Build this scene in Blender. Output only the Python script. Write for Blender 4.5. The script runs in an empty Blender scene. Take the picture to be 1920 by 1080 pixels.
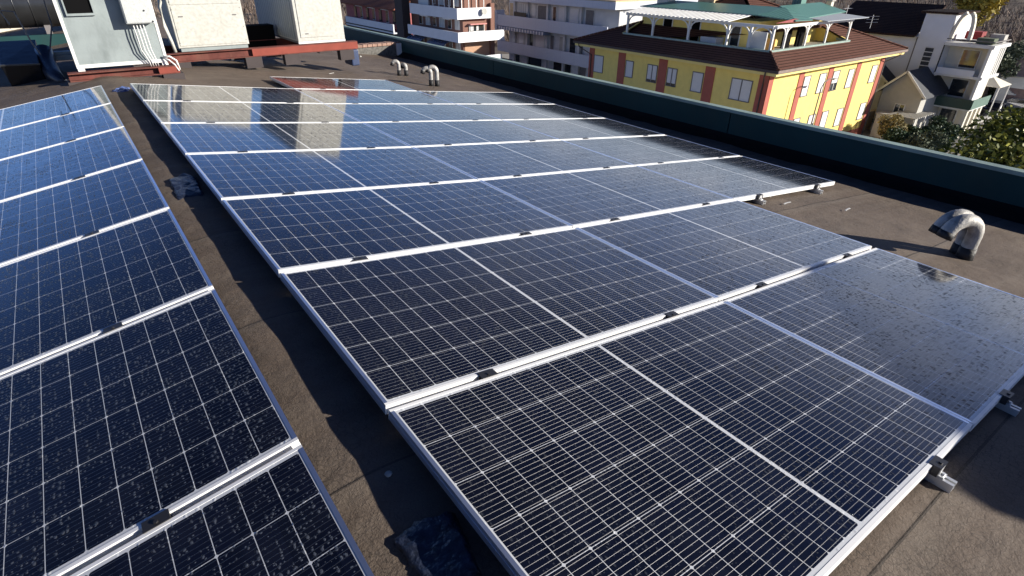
import bpy, math, random
from mathutils import Vector, Matrix
R_ = math.radians
random.seed(7)
sc = bpy.context.scene
COL = sc.collection
# ------------------------------------------------------------ camera, sky, sun, exposure
CAM = Vector((-0.463968, -7.641644, 1.170808)); FPX = 1045.664
ROT = ((0.802715, -0.596323, 0.006896), (-0.295722, -0.408063, -0.863732), (0.517878, 0.691291, -0.503904))
cam_d = bpy.data.cameras.new('camera'); cam = bpy.data.objects.new('camera', cam_d); COL.objects.link(cam)
cam_d.sensor_width = 36; cam_d.lens = FPX/1920*36; cam_d.clip_start = .05; cam_d.clip_end = 3000
r, d, f = [Vector(v) for v in ROT]
cam.matrix_world = Matrix(((r.x, -d.x, -f.x, CAM.x), (r.y, -d.y, -f.y, CAM.y), (r.z, -d.z, -f.z, CAM.z), (0, 0, 0, 1)))
sc.camera = cam
SUN_EL, SUN_AZ = R_(19), R_(138.5)
SUN = Vector((math.sin(SUN_AZ)*math.cos(SUN_EL), math.cos(SUN_AZ)*math.cos(SUN_EL), math.sin(SUN_EL)))
w = bpy.data.worlds.new('World'); sc.world = w; w.use_nodes = True
nt = w.node_tree; bg = nt.nodes['Background']
sky = nt.nodes.new('ShaderNodeTexSky'); sky.sky_type = 'NISHITA'; sky.sun_disc = False
sky.sun_elevation = SUN_EL; sky.sun_rotation = SUN_AZ; sky.altitude = 200; sky.air_density = 1.3; sky.dust_density = .5; sky.ozone_density = 4
hs = nt.nodes.new('ShaderNodeHueSaturation'); hs.inputs['Saturation'].default_value = 1.06
tint = nt.nodes.new('ShaderNodeMixRGB'); tint.blend_type = 'MULTIPLY'; tint.inputs[0].default_value = 1; tint.inputs[2].default_value = (.84, .90, 1.33, 1)
nt.links.new(sky.outputs[0], tint.inputs[1]); # deeper blue overhead than near the horizon
sep0 = nt.nodes.new('ShaderNodeSeparateXYZ'); tc0 = nt.nodes.new('ShaderNodeTexCoord'); nt.links.new(tc0.outputs['Generated'], sep0.inputs[0])
rp0 = nt.nodes.new('ShaderNodeValToRGB'); nt.links.new(sep0.outputs[2], rp0.inputs[0]); e0 = rp0.color_ramp.elements
e0[0].position = .02; e0[0].color = (1, 1, 1, 1); e0[1].position = .62; e0[1].color = (.17, .17, .19, 1)
em = e0.new(.20); em.color = (1.0, 1.0, 1.05, 1); em = e0.new(.38); em.color = (.36, .36, .39, 1)
dk = nt.nodes.new('ShaderNodeMixRGB'); dk.blend_type = 'MULTIPLY'; dk.inputs[0].default_value = 1
nt.links.new(tint.outputs[0], dk.inputs[1]); nt.links.new(rp0.outputs[0], dk.inputs[2]); nt.links.new(dk.outputs[0], hs.inputs['Color'])
# thin bright cloud bank low in the east
tc = nt.nodes.new('ShaderNodeTexCoord'); mp = nt.nodes.new('ShaderNodeMapping'); mp.inputs['Scale'].default_value = (2.2, 2.2, 7)
nz = nt.nodes.new('ShaderNodeTexNoise'); nz.inputs['Scale'].default_value = 1.6; nz.inputs['Detail'].default_value = 7; nz.inputs['Roughness'].default_value = .55
nt.links.new(tc.outputs['Generated'], mp.inputs[0]); nt.links.new(mp.outputs[0], nz.inputs['Vector'])
sep = nt.nodes.new('ShaderNodeSeparateXYZ'); nt.links.new(tc.outputs['Generated'], sep.inputs[0])
def wm(op, a, b=None, clamp=False):
    n = nt.nodes.new('ShaderNodeMath'); n.operation = op; n.use_clamp = clamp
    for i, v in enumerate((a, b)):
        if v is None: continue
        if isinstance(v, (int, float)): n.inputs[i].default_value = v
        else: nt.links.new(v, n.inputs[i])
    return n.outputs[0]
east = wm('ADD', wm('MULTIPLY', sep.outputs[0], .87), wm('MULTIPLY', sep.outputs[1], -.0))
e1 = wm('MULTIPLY', wm('SUBTRACT', east, .36), 2.6, True)            # 0 in the north, 1 in the east
e2 = wm('MULTIPLY', wm('SUBTRACT', .40, sep.outputs[2]), 3.0, True)   # only low in the sky
e3 = wm('ADD', wm('MULTIPLY', wm('SUBTRACT', nz.outputs[0], .40), 3.0), .35, True)
cl = wm('MULTIPLY', wm('MULTIPLY', e1, e2), e3, True)
mix = nt.nodes.new('ShaderNodeMixRGB'); nt.links.new(cl, mix.inputs[0]); nt.links.new(hs.outputs[0], mix.inputs[1])
mix.inputs[2].default_value = (7.6, 7.7, 8.2, 1)
nt.links.new(mix.outputs[0], bg.inputs[0]); bg.inputs[1].default_value = .085
sd = bpy.data.lights.new('sun', 'SUN'); sd.energy = 5.0; sd.angle = R_(.53); sd.color = (1, .93, .82)
so = bpy.data.objects.new('sun', sd); COL.objects.link(so); so.rotation_euler = SUN.to_track_quat('Z', 'Y').to_euler()
vs = sc.view_settings; vs.view_transform = 'Standard'; vs.look = 'None'; vs.gamma = 1; vs.use_curve_mapping = False; vs.exposure = .8
sc.cycles.max_bounces = 6; sc.cycles.glossy_bounces = 3; sc.cycles.caustics_reflective = False; sc.cycles.caustics_refractive = False
sc.cycles.sample_clamp_indirect = 4

# ------------------------------------------------------------ helpers
def ray(px, py):
    a, b = (px-960)/FPX, (py-540)/FPX
    return Vector((r.x*a+d.x*b+f.x, r.y*a+d.y*b+f.y, r.z*a+d.z*b+f.z))
def aX(px, py, X): v = ray(px, py); return CAM+v*((X-CAM.x)/v.x)
def aY(px, py, Y): v = ray(px, py); return CAM+v*((Y-CAM.y)/v.y)
def aZ(px, py, Z): v = ray(px, py); return CAM+v*((Z-CAM.z)/v.z)

def tag(o, label=None, cat=None, group=None, kind=None):
    if label: o['label'] = label
    if cat: o['category'] = cat
    if group: o['group'] = group
    if kind: o['kind'] = kind
    return o
def empty(name, loc=(0, 0, 0), rot=(0, 0, 0)):
    o = bpy.data.objects.new(name, None); o.empty_display_size = .2; COL.objects.link(o)
    o.location = loc; o.rotation_euler = rot
    return o
class M:
    def __init__(s): s.v = []; s.f = []; s.mi = []; s.m = 0
    def face(s, pts):
        k = len(s.v); s.v += [tuple(p) for p in pts]; s.f.append(tuple(range(k, k+len(pts)))); s.mi.append(s.m)
    def box(s, x0, x1, y0, y1, z0, z1):
        s.hexa([(x0, y0, z0), (x1, y0, z0), (x1, y1, z0), (x0, y1, z0), (x0, y0, z1), (x1, y0, z1), (x1, y1, z1), (x0, y1, z1)])
        return s
    def hexa(s, p):
        k = len(s.v); s.v += [tuple(q) for q in p]
        for q in ((0, 3, 2, 1), (4, 5, 6, 7), (0, 1, 5, 4), (1, 2, 6, 5), (2, 3, 7, 6), (3, 0, 4, 7)):
            s.f.append(tuple(k+i for i in q)); s.mi.append(s.m)
    def bar(s, a, b, w, h=None, up=Vector((0, 0, 1))):
        a, b = Vector(a), Vector(b); h = h or w; t = (b-a).normalized()
        sd_ = t.cross(up)
        if sd_.length < 1e-4: sd_ = t.cross(Vector((0, 1, 0)))
        sd_.normalize(); u = sd_.cross(t).normalized()
        P = []
        for c in (a, b):
            for i, j in ((-1, -1), (1, -1), (1, 1), (-1, 1)): P.append(c+sd_*i*w/2+u*j*h/2)
        k = len(s.v); s.v += [tuple(q) for q in P]
        for q in ((0, 1, 2, 3), (7, 6, 5, 4), (0, 4, 5, 1), (1, 5, 6, 2), (2, 6, 7, 3), (3, 7, 4, 0)):
            s.f.append(tuple(k+i for i in q)); s.mi.append(s.m)
        return s
    def tube(s, pts, rad, n=10, cap=True):
        pts = [Vector(p) for p in pts]; rs = rad if isinstance(rad, (list, tuple)) else [rad]*len(pts)
        k0 = len(s.v); ref = Vector((.123, .31, .95))
        for i, p in enumerate(pts):
            t = (pts[min(i+1, len(pts)-1)]-pts[max(i-1, 0)]).normalized()
            a = t.cross(ref).normalized(); b = t.cross(a)
            for j in range(n):
                th = 2*math.pi*j/n; s.v.append(tuple(p+(a*math.cos(th)+b*math.sin(th))*rs[i]))
        for i in range(len(pts)-1):
            for j in range(n):
                s.f.append((k0+i*n+j, k0+i*n+(j+1) % n, k0+(i+1)*n+(j+1) % n, k0+(i+1)*n+j)); s.mi.append(s.m)
        if cap:
            s.f.append(tuple(k0+j for j in range(n))); s.mi.append(s.m)
            s.f.append(tuple(k0+(len(pts)-1)*n+j for j in reversed(range(n)))); s.mi.append(s.m)
        return s
    def prism(s, poly, dvec):
        dv = Vector(dvec); n = len(poly); k = len(s.v)
        s.v += [tuple(p) for p in poly]+[tuple(Vector(p)+dv) for p in poly]
        s.f.append(tuple(k+i for i in range(n))); s.mi.append(s.m)
        s.f.append(tuple(k+n+i for i in reversed(range(n)))); s.mi.append(s.m)
        for i in range(n):
            s.f.append((k+i, k+n+i, k+n+(i+1) % n, k+(i+1) % n)); s.mi.append(s.m)
        return s
    def build(s, name, mats, parent=None, smooth=False, bevel=0):
        me = bpy.data.meshes.new(name); me.from_pydata(s.v, [], s.f)
        if not isinstance(mats, (list, tuple)): mats = [mats]
        for m_ in mats: me.materials.append(m_)
        me.polygons.foreach_set('material_index', s.mi)
        if smooth: me.polygons.foreach_set('use_smooth', [True]*len(s.f))
        me.update()
        import bmesh
        bm = bmesh.new(); bm.from_mesh(me); bmesh.ops.recalc_face_normals(bm, faces=bm.faces); bm.to_mesh(me); bm.free()
        o = bpy.data.objects.new(name, me); COL.objects.link(o)
        if parent: o.parent = parent
        if bevel:
            b = o.modifiers.new('bevel', 'BEVEL'); b.width = bevel; b.segments = 2; b.limit_method = 'ANGLE'
        return o
def box(name, mat, parent, x0, x1, y0, y1, z0, z1, bevel=0):
    return M().box(min(x0, x1), max(x0, x1), min(y0, y1), max(y0, y1), min(z0, z1), max(z0, z1)).build(name, mat, parent, bevel=bevel)

# ------------------------------------------------------------ materials
def newmat(name):
    m = bpy.data.materials.new(name); m.use_nodes = True
    return m, m.node_tree, m.node_tree.nodes['Principled BSDF']
def rgb(c): return (c[0], c[1], c[2], 1)
def mat(name, c, rough=.7, metal=0, var=.15, scale=3, bump=0, bscale=40, spec=.4, dirt=None, dscale=1.2, damt=.5):
    m, t, p = newmat(name)
    p.inputs['Roughness'].default_value = rough; p.inputs['Metallic'].default_value = metal
    p.inputs['Specular IOR Level'].default_value = spec
    tc = t.nodes.new('ShaderNodeTexCoord')
    n = t.nodes.new('ShaderNodeTexNoise'); n.inputs['Scale'].default_value = scale; n.inputs['Detail'].default_value = 6
    t.links.new(tc.outputs['Object'], n.inputs['Vector'])
    cr = t.nodes.new('ShaderNodeValToRGB'); cr.color_ramp.elements[0].position = .3; cr.color_ramp.elements[1].position = .7
    cr.color_ramp.elements[0].color = rgb([x*(1-var) for x in c]); cr.color_ramp.elements[1].color = rgb([min(1, x*(1+var)) for x in c])
    t.links.new(n.outputs[0], cr.inputs[0]); out = cr.outputs[0]
    if dirt:
        n2 = t.nodes.new('ShaderNodeTexNoise'); n2.inputs['Scale'].default_value = dscale; n2.inputs['Detail'].default_value = 8; n2.inputs['Roughness'].default_value = .65
        mp_ = t.nodes.new('ShaderNodeMapping'); mp_.inputs['Scale'].default_value = (1, 1, .35); t.links.new(tc.outputs['Object'], mp_.inputs[0]); t.links.new(mp_.outputs[0], n2.inputs['Vector'])
        r2 = t.nodes.new('ShaderNodeValToRGB'); r2.color_ramp.elements[0].position = .5; r2.color_ramp.elements[1].position = .72
        r2.color_ramp.elements[1].color = (damt, damt, damt, 1)
        t.links.new(n2.outputs[0], r2.inputs[0])
        mx = t.nodes.new('ShaderNodeMixRGB'); t.links.new(r2.outputs[0], mx.inputs[0]); t.links.new(out, mx.inputs[1]); mx.inputs[2].default_value = rgb(dirt); out = mx.outputs[0]
    t.links.new(out, p.inputs['Base Color'])
    if bump:
        n3 = t.nodes.new('ShaderNodeTexNoise'); n3.inputs['Scale'].default_value = bscale; n3.inputs['Detail'].default_value = 4
        t.links.new(tc.outputs['Object'], n3.inputs['Vector'])
        b = t.nodes.new('ShaderNodeBump'); b.inputs['Strength'].default_value = bump; b.inputs['Distance'].default_value = .01
        t.links.new(n3.outputs[0], b.inputs['Height']); t.links.new(b.outputs[0], p.inputs['Normal'])
    return m
class NG:
    """tiny wrapper for node arithmetic"""
    def __init__(s, t): s.t = t
    def m(s, op, a, b=None, c=None, clamp=False):
        n = s.t.nodes.new('ShaderNodeMath'); n.operation = op; n.use_clamp = clamp
        for i, v in enumerate((a, b, c)):
            if v is None: continue
            if isinstance(v, (int, float)): n.inputs[i].default_value = v
            else: s.t.links.new(v, n.inputs[i])
        return n.outputs[0]
    def noise(s, vec, scale, detail=4, rough=.5, out=0):
        n = s.t.nodes.new('ShaderNodeTexNoise'); n.inputs['Scale'].default_value = scale; n.inputs['Detail'].default_value = detail; n.inputs['Roughness'].default_value = rough
        s.t.links.new(vec, n.inputs['Vector']); return n.outputs[out]
    def mix(s, fac, a, b):
        n = s.t.nodes.new('ShaderNodeMixRGB')
        for i, v in enumerate((fac, a, b)):
            if isinstance(v, (int, float)): n.inputs[i].default_value = v
            elif isinstance(v, tuple): n.inputs[i].default_value = rgb(v)
            else: s.t.links.new(v, n.inputs[i])
        return n.outputs[0]
    def ramp(s, fac, stops):
        n = s.t.nodes.new('ShaderNodeValToRGB'); e = n.color_ramp.elements
        while len(e) < len(stops): e.new(.5)
        for x, (p, c) in zip(e, stops): x.position = p; x.color = rgb(c) if isinstance(c, tuple) else (c, c, c, 1)
        s.t.links.new(fac, n.inputs[0]); return n.outputs[0]
    def mapping(s, vec, scale=(1, 1, 1), loc=(0, 0, 0), rot=(0, 0, 0)):
        n = s.t.nodes.new('ShaderNodeMapping'); n.inputs['Scale'].default_value = scale; n.inputs['Location'].default_value = loc; n.inputs['Rotation'].default_value = rot
        s.t.links.new(vec, n.inputs[0]); return n.outputs[0]

PL, PW = 1.760, 1.043      # panel length and width
def solar_mat(name='solar_cells_under_wet_glass', bead_glint=.15, keep=.36):
    m, t, p = newmat(name); g = NG(t)
    uv = t.nodes.new('ShaderNodeUVMap'); sp = t.nodes.new('ShaderNodeSeparateXYZ'); t.links.new(uv.outputs[0], sp.inputs[0])
    u, v = sp.outputs[0], sp.outputs[1]
    a = g.m('SUBTRACT', g.m('ABSOLUTE', g.m('SUBTRACT', u, PL/2)), .0065)
    pu = .0857; fa = g.m('FRACT', g.m('DIVIDE', a, pu)); da = g.m('MULTIPLY', g.m('MINIMUM', fa, g.m('SUBTRACT', 1, fa)), pu)
    pv = .1662; b = g.m('DIVIDE', g.m('SUBTRACT', v, (PW-6*pv)/2), pv); fb = g.m('FRACT', b); db = g.m('MULTIPLY', g.m('MINIMUM', fb, g.m('SUBTRACT', 1, fb)), pv)
    lu = g.m('LESS_THAN', da, .0010); lv = g.m('LESS_THAN', db, .0010)
    out = g.m('MAXIMUM', g.m('LESS_THAN', a, 0), g.m('GREATER_THAN', a, pu*10))
    out = g.m('MAXIMUM', out, g.m('MAXIMUM', g.m('LESS_THAN', b, 0), g.m('GREATER_THAN', b, 6)))
    dia = g.m('LESS_THAN', g.m('ADD', da, db), .0062)
    white = g.m('MAXIMUM', g.m('MAXIMUM', lu, lv), g.m('MAXIMUM', out, dia))
    fw = g.m('FRACT', g.m('MULTIPLY', fb, 10)); dw = g.m('ABSOLUTE', g.m('SUBTRACT', fw, .5))
    WD = .06; wire = g.m('LESS_THAN', dw, WD)
    oi = t.nodes.new('ShaderNodeObjectInfo')
    tc = t.nodes.new('ShaderNodeTexCoord')
    # each cell a slightly different tone
    cb = t.nodes.new('ShaderNodeCombineXYZ'); t.links.new(g.m('FLOOR', g.m('DIVIDE', u, pu)), cb.inputs[0]); t.links.new(g.m('FLOOR', b), cb.inputs[1]); t.links.new(g.m('MULTIPLY', oi.outputs['Random'], 50), cb.inputs[2])
    wn = t.nodes.new('ShaderNodeTexWhiteNoise'); t.links.new(cb.outputs[0], wn.inputs[0])
    cell = g.mix(wn.outputs[0], (.0035, .0045, .010), (.0055, .007, .016))
    c1 = cell
    c2 = g.mix(white, c1, (.58, .60, .63))
    # dust film
    add = t.nodes.new('ShaderNodeVectorMath'); add.operation = 'ADD'
    of = t.nodes.new('ShaderNodeCombineXYZ'); t.links.new(g.m('MULTIPLY', oi.outputs['Random'], 90), of.inputs[0]); t.links.new(g.m('MULTIPLY', oi.outputs['Random'], 37), of.inputs[1])
    t.links.new(tc.outputs['Object'], add.inputs[0]); t.links.new(of.outputs[0], add.inputs[1]); pos = add.outputs[0]
    dn = g.noise(pos, 5, 6, .6)
    c3 = g.mix(g.m('MULTIPLY', g.m('SUBTRACT', dn, .45, clamp=True), .10), c2, (.19, .20, .22))
    # droplets: two sizes of voronoi beads, kept only in some cells
    clus = g.m('MULTIPLY', g.m('SUBTRACT', g.noise(pos, 3.2, 4, .6), .28, clamp=True), 4.6)
    def drops(scale, size, keep, stretch=(1, 1, 1)):
        wv = t.nodes.new('ShaderNodeVectorMath'); wv.operation = 'MULTIPLY_ADD'; nn = t.nodes.new('ShaderNodeTexNoise'); nn.inputs['Scale'].default_value = scale*.9; nn.inputs['Detail'].default_value = 2
        t.links.new(pos, nn.inputs['Vector']); t.links.new(nn.outputs['Color'], wv.inputs[0]); wv.inputs[1].default_value = (.5/scale,)*3; t.links.new(pos, wv.inputs[2])
        vo = t.nodes.new('ShaderNodeTexVoronoi'); vo.inputs['Scale'].default_value = scale; vo.voronoi_dimensions = '2D'
        t.links.new(g.mapping(wv.outputs[0], stretch), vo.inputs['Vector'])
        sc_ = t.nodes.new('ShaderNodeSeparateXYZ'); t.links.new(vo.outputs['Color'], sc_.inputs[0])
        rad = g.m('MULTIPLY', g.m('ADD', g.m('MULTIPLY', sc_.outputs[1], .8), .35), size)
        h = g.m('SUBTRACT', 1, g.m('DIVIDE', vo.outputs['Distance'], rad), clamp=True)
        h = g.m('MULTIPLY', g.m('SQRT', h), g.m('LESS_THAN', sc_.outputs[0], g.m('MULTIPLY', clus, keep)))
        return h
    d1 = drops(66, .34, keep, (1, .6, 1)); d2 = drops(118, .36, keep*.5, (.8, 1, 1))
    h = g.m('ADD', g.m('MULTIPLY', d1, .0012), g.m('MULTIPLY', d2, .0006))
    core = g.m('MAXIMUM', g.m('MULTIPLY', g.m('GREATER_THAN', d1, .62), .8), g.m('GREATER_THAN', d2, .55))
    bp = t.nodes.new('ShaderNodeBump'); bp.inputs['Strength'].default_value = 1.0; bp.inputs['Distance'].default_value = 1
    t.links.new(h, bp.inputs['Height']); t.links.new(bp.outputs[0], p.inputs['Normal'])
    wet = g.m('GREATER_THAN', h, .0001)
    c4 = g.mix(g.m('MULTIPLY', core, bead_glint), c3, (.55, .62, .75))  # bead centres tinted pale blue, glints painted into the colour
    t.links.new(c4, p.inputs['Base Color'])
    # round soldered wires: a thin metal cylinder profile running along the long side
    q = t.nodes.new('ShaderNodeBsdfPrincipled'); q.inputs['Base Color'].default_value = (.078, .078, .082, 1); q.inputs['Metallic'].default_value = 1; q.inputs['Roughness'].default_value = .42; q.inputs['Coat Weight'].default_value = 1; q.inputs['Coat Roughness'].default_value = .07; q.inputs['Coat IOR'].default_value = 1.62
    nv = t.nodes.new('ShaderNodeCombineXYZ'); nv.inputs[2].default_value = 1; t.links.new(g.m('MULTIPLY', g.m('SUBTRACT', fw, .5), -1.5/WD), nv.inputs[1])
    vt = t.nodes.new('ShaderNodeVectorTransform'); vt.vector_type = 'NORMAL'; vt.convert_from = 'OBJECT'; vt.convert_to = 'WORLD'; t.links.new(nv.outputs[0], vt.inputs[0])
    vn = t.nodes.new('ShaderNodeVectorMath'); vn.operation = 'NORMALIZE'; t.links.new(vt.outputs[0], vn.inputs[0]); t.links.new(vn.outputs[0], q.inputs['Normal'])
    ms = t.nodes.new('ShaderNodeMixShader'); t.links.new(g.m('MULTIPLY', wire, g.m('SUBTRACT', 1, white)), ms.inputs[0]); t.links.new(p.outputs[0], ms.inputs[1]); t.links.new(q.outputs[0], ms.inputs[2])
    om = [n for n in t.nodes if n.type == 'OUTPUT_MATERIAL'][0]; t.links.new(ms.outputs[0], om.inputs[0])
    t.links.new(g.m('ADD', g.m('ADD', g.m('MULTIPLY', dn, .06), .045), g.m('MULTIPLY', wet, .22)), p.inputs['Roughness'])
    p.inputs['IOR'].default_value = 1.62; t.links.new(g.m('SUBTRACT', .5, g.m('MULTIPLY', wet, .42)), p.inputs['Specular IOR Level'])
    return m

def roof_mat():
    m, t, p = newmat('bitumen_membrane'); g = NG(t)
    tc = t.nodes.new('ShaderNodeTexCoord'); ob = tc.outputs['Object']
    big = g.noise(ob, .9, 7, .6); mid = g.noise(ob, 5, 6, .65); fine = g.noise(ob, 190, 3, .7)
    strk = g.noise(g.mapping(ob, (.6, 9, 1)), 1.4, 5, .6)
    c = g.ramp(g.m('ADD', g.m('MULTIPLY', big, .55), g.m('MULTIPLY', mid, .45)), [(.3, (.082, .060, .046)), (.5, (.126, .096, .074)), (.72, (.176, .139, .109))])
    c = g.mix(g.ramp(strk, [(.45, .0), (.75, .5)]), c, (.18, .150, .122))
    c = g.mix(g.ramp(g.noise(ob, 2.3, 8, .7), [(.55, 0.), (.7, .45)]), c, (.048, .038, .031))
    # sheet laps across the slope about every metre, slightly wandering
    sp = t.nodes.new('ShaderNodeSeparateXYZ'); t.links.new(ob, sp.inputs[0])
    wob = g.m('MULTIPLY', g.m('SUBTRACT', g.noise(ob, .6, 2), .5), .05)
    yy = g.m('FRACT', g.m('ADD', g.m('MULTIPLY', sp.outputs[1], 1.02), g.m('ADD', wob, .15)))
    lap = g.m('LESS_THAN', g.m('ABSOLUTE', g.m('SUBTRACT', yy, .5)), .0045)
    band = g.ramp(yy, [(.40, 0.), (.47, .55), (.5, .55), (.505, 0.)])
    c = g.mix(g.m('MULTIPLY', band, g.noise(ob, 6, 3)), c, (.20, .172, .142))
    c = g.mix(g.m('MULTIPLY', lap, .6), c, (.02, .018, .016))
    # crazing
    vo = t.nodes.new('ShaderNodeTexVoronoi'); vo.feature = 'DISTANCE_TO_EDGE'; vo.inputs['Scale'].default_value = 46
    wv = t.nodes.new('ShaderNodeVectorMath'); wv.operation = 'MULTIPLY_ADD'; nn = t.nodes.new('ShaderNodeTexNoise'); nn.inputs['Scale'].default_value = 20; t.links.new(ob, nn.inputs['Vector'])
    t.links.new(nn.outputs['Color'], wv.inputs[0]); wv.inputs[1].default_value = (.03,)*3; t.links.new(ob, wv.inputs[2]); t.links.new(wv.outputs[0], vo.inputs['Vector'])
    crz = g.m('LESS_THAN', vo.outputs['Distance'], .045)
    c = g.mix(g.m('MULTIPLY', crz, g.ramp(g.noise(ob, 1.3, 3), [(.42, 0.), (.58, .6)])), c, (.04, .033, .028))
    c = g.mix(g.m('MULTIPLY', g.m('SUBTRACT', fine, .5), .9, clamp=True), c, (.30, .27, .24))
    t.links.new(c, p.inputs['Base Color']); p.inputs['Roughness'].default_value = .75; p.inputs['Specular IOR Level'].default_value = .35
    hgt = g.m('ADD', g.m('MULTIPLY', fine, .0020), g.m('MULTIPLY', lap, -.006))
    hgt = g.m('ADD', hgt, g.m('MULTIPLY', band, .004)); hgt = g.m('ADD', hgt, g.m('MULTIPLY', mid, .016)); hgt = g.m('ADD', hgt, g.m('MULTIPLY', crz, -.0012))
    b = t.nodes.new('ShaderNodeBump'); b.inputs['Distance'].default_value = 1; b.inputs['Strength'].default_value = .8
    t.links.new(hgt, b.inputs['Height']); t.links.new(b.outputs[0], p.inputs['Normal'])
    return m
def tile_mat(name, c0, c1, axis=0, pitch=.35):
    m, t, p = newmat(name); g = NG(t); tc = t.nodes.new('ShaderNodeTexCoord'); ob = tc.outputs['Object']
    sp = t.nodes.new('ShaderNodeSeparateXYZ'); t.links.new(ob, sp.inputs[0])
    s1 = g.m('FRACT', g.m('DIVIDE', sp.outputs[2], pitch*.38)); s2 = g.m('FRACT', g.m('DIVIDE', g.m('ADD', sp.outputs[0], sp.outputs[1]), .3))
    c = g.mix(g.noise(ob, 1.3, 6, .6), c0, c1)
    c = g.mix(g.m('MULTIPLY', g.m('LESS_THAN', s1, .28), .85), c, tuple(x*.25 for x in c0))
    c = g.mix(g.m('MULTIPLY', g.m('LESS_THAN', s2, .15), .4), c, tuple(x*.4 for x in c0))
    t.links.new(c, p.inputs['Base Color']); p.inputs['Roughness'].default_value = .95; p.inputs['Specular IOR Level'].default_value = .12
    b = t.nodes.new('ShaderNodeBump'); b.inputs['Distance'].default_value = .06; b.inputs['Strength'].default_value = .8
    t.links.new(g.m('ADD', s1, g.m('SINE', g.m('MULTIPLY', s2, 6.283))), b.inputs['Height']); t.links.new(b.outputs[0], p.inputs['Normal'])
    return m
def stripe_mat(name, c0, c1, pitch, ax=(1, 0, 0), duty=.5, rough=.6, bump=.01):
    m, t, p = newmat(name); g = NG(t); tc = t.nodes.new('ShaderNodeTexCoord')
    dt = t.nodes.new('ShaderNodeVectorMath'); dt.operation = 'DOT_PRODUCT'; t.links.new(tc.outputs['Object'], dt.inputs[0]); dt.inputs[1].default_value = ax
    fr = g.m('FRACT', g.m('DIVIDE', dt.outputs['Value'], pitch))
    c = g.mix(g.m('LESS_THAN', fr, duty), c0, c1); c = g.mix(g.m('MULTIPLY', g.noise(tc.outputs['Object'], 4, 6, .6), .35), c, tuple(x*.55 for x in c0))
    t.links.new(c, p.inputs['Base Color']); p.inputs['Roughness'].default_value = rough
    b = t.nodes.new('ShaderNodeBump'); b.inputs['Distance'].default_value = bump; t.links.new(g.m('SINE', g.m('MULTIPLY', fr, 6.283)), b.inputs['Height']); t.links.new(b.outputs[0], p.inputs['Normal'])
    return m

MT = {}
MT['solar'] = solar_mat('solar_cells_under_wet_glass', .05, .30); MT['solar_left'] = solar_mat('solar_cells_under_beaded_glass', .17, .40); MT['roof'] = roof_mat()
MT['alu'] = mat('brushed_aluminium', (.86, .86, .85), .42, .15, .04, 8, spec=.5)
MT['alu_sky_tint'] = mat('aluminium_tinted_sky_blue', (.74, .82, .98), .30, .92, .04, 8, spec=.5)  # same frame metal, blue sky reflection tinted into the side bars' colour
MT['clamp'] = mat('dark_clamp', (.05, .05, .055), .4, .6, .1, 5)
MT['rail'] = mat('mill_aluminium', (.62, .63, .64), .45, .7, .1, 12)
MT['parapet'] = mat('green_painted_sheet', (.010, .046, .048), .55, .0, .15, 1.5, spec=.25, dirt=(.030, .05, .042), dscale=2.5, damt=.5)
MT['coping'] = mat('pale_green_coping', (.27, .36, .32), .5, .1, .15, 3, dirt=(.12, .16, .14), dscale=3)
MT['bitumen_black'] = mat('black_bitumen_upstand', (.006, .006, .007), .8, 0, .3, 6, .4, 30, spec=.15)
MT['tar'] = mat('glossy_blue_black_tar', (.016, .022, .042), .35, 0, .6, 30, .7, 60, spec=.7)
MT['plastic_pale'] = mat('crumpled_pale_plastic', (.12, .18, .42), .4, 0, .4, 40, .8, 60)
MT['white'] = mat('white_paint', (.70, .70, .68), .55, 0, .05, 2, dirt=(.45, .43, .38), damt=.35)
MT['offwhite'] = mat('cream_speckled_enamel', (.47, .47, .43), .5, 0, .14, 24, .15, 60, dirt=(.38, .36, .30), dscale=5, damt=.35)
MT['galv'] = mat('galvanised_grey_paint', (.26, .30, .30), .5, .1, .10, 4, .15, 25, dirt=(.17, .20, .20), dscale=5, damt=.8)
MT['galv_side'] = stripe_mat('weathered_corrugated_grey', (.40, .42, .40), (.27, .30, .30), .11, (0, 1, 0), .45, .5)
MT['panelbox'] = mat('light_grey_speckled_box', (.47, .49, .48), .6, 0, .10, 45, .2, 90)
MT['rust'] = mat('red_oxide_steel', (.125, .036, .028), .8, .1, .30, 7, .3, 30, dirt=(.16, .07, .05), dscale=3, damt=.9)
MT['rust2'] = mat('fresh_red_oxide', (.24, .055, .038), .8, .1, .12, 7, .2, 30)
MT['black_gloss'] = mat('black_painted_duct', (.006, .007, .010), .25, .3, .3, 5, .25, 9, spec=.6)
MT['black'] = mat('matt_black', (.004, .004, .0045), .9, spec=.1)
MT['duct'] = mat('dark_round_duct', (.045, .047, .05), .33, .6, .2, 4, spec=.6)
MT['pvc'] = mat('white_cable', (.72, .72, .70), .5)
MT['strap'] = mat('grey_strap', (.25, .24, .22), .6)
MT['vent'] = mat('weathered_pale_pipe', (.40, .39, .37), .6, .2, .25, 18, .5, 40, dirt=(.07, .06, .055), dscale=9, damt=.95)
MT['vent_base'] = mat('black_tar_collar', (.02, .02, .022), .6, 0, .2, 20, .5, 40)
MT['mortar'] = mat('mottled_grey_render', (.13, .125, .115), .85, 0, .45, 18, .6, 40, dirt=(.05, .05, .045), dscale=8, damt=.8)
MT['brick'] = mat('old_brick_coping', (.30, .19, .145), .85, 0, .35, 16, .6, 30)
MT['yellow'] = mat('yellow_plaster', (.80, .63, .19), .85, 0, .05, 2, dirt=(.58, .44, .14), dscale=.5, damt=.25)
MT['ycornice'] = mat('pale_yellow_cornice', (.78, .64, .24), .8, 0, .05, 2)
MT['redpil'] = mat('red_plaster', (.36, .105, .075), .85, 0, .08, 2)
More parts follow.
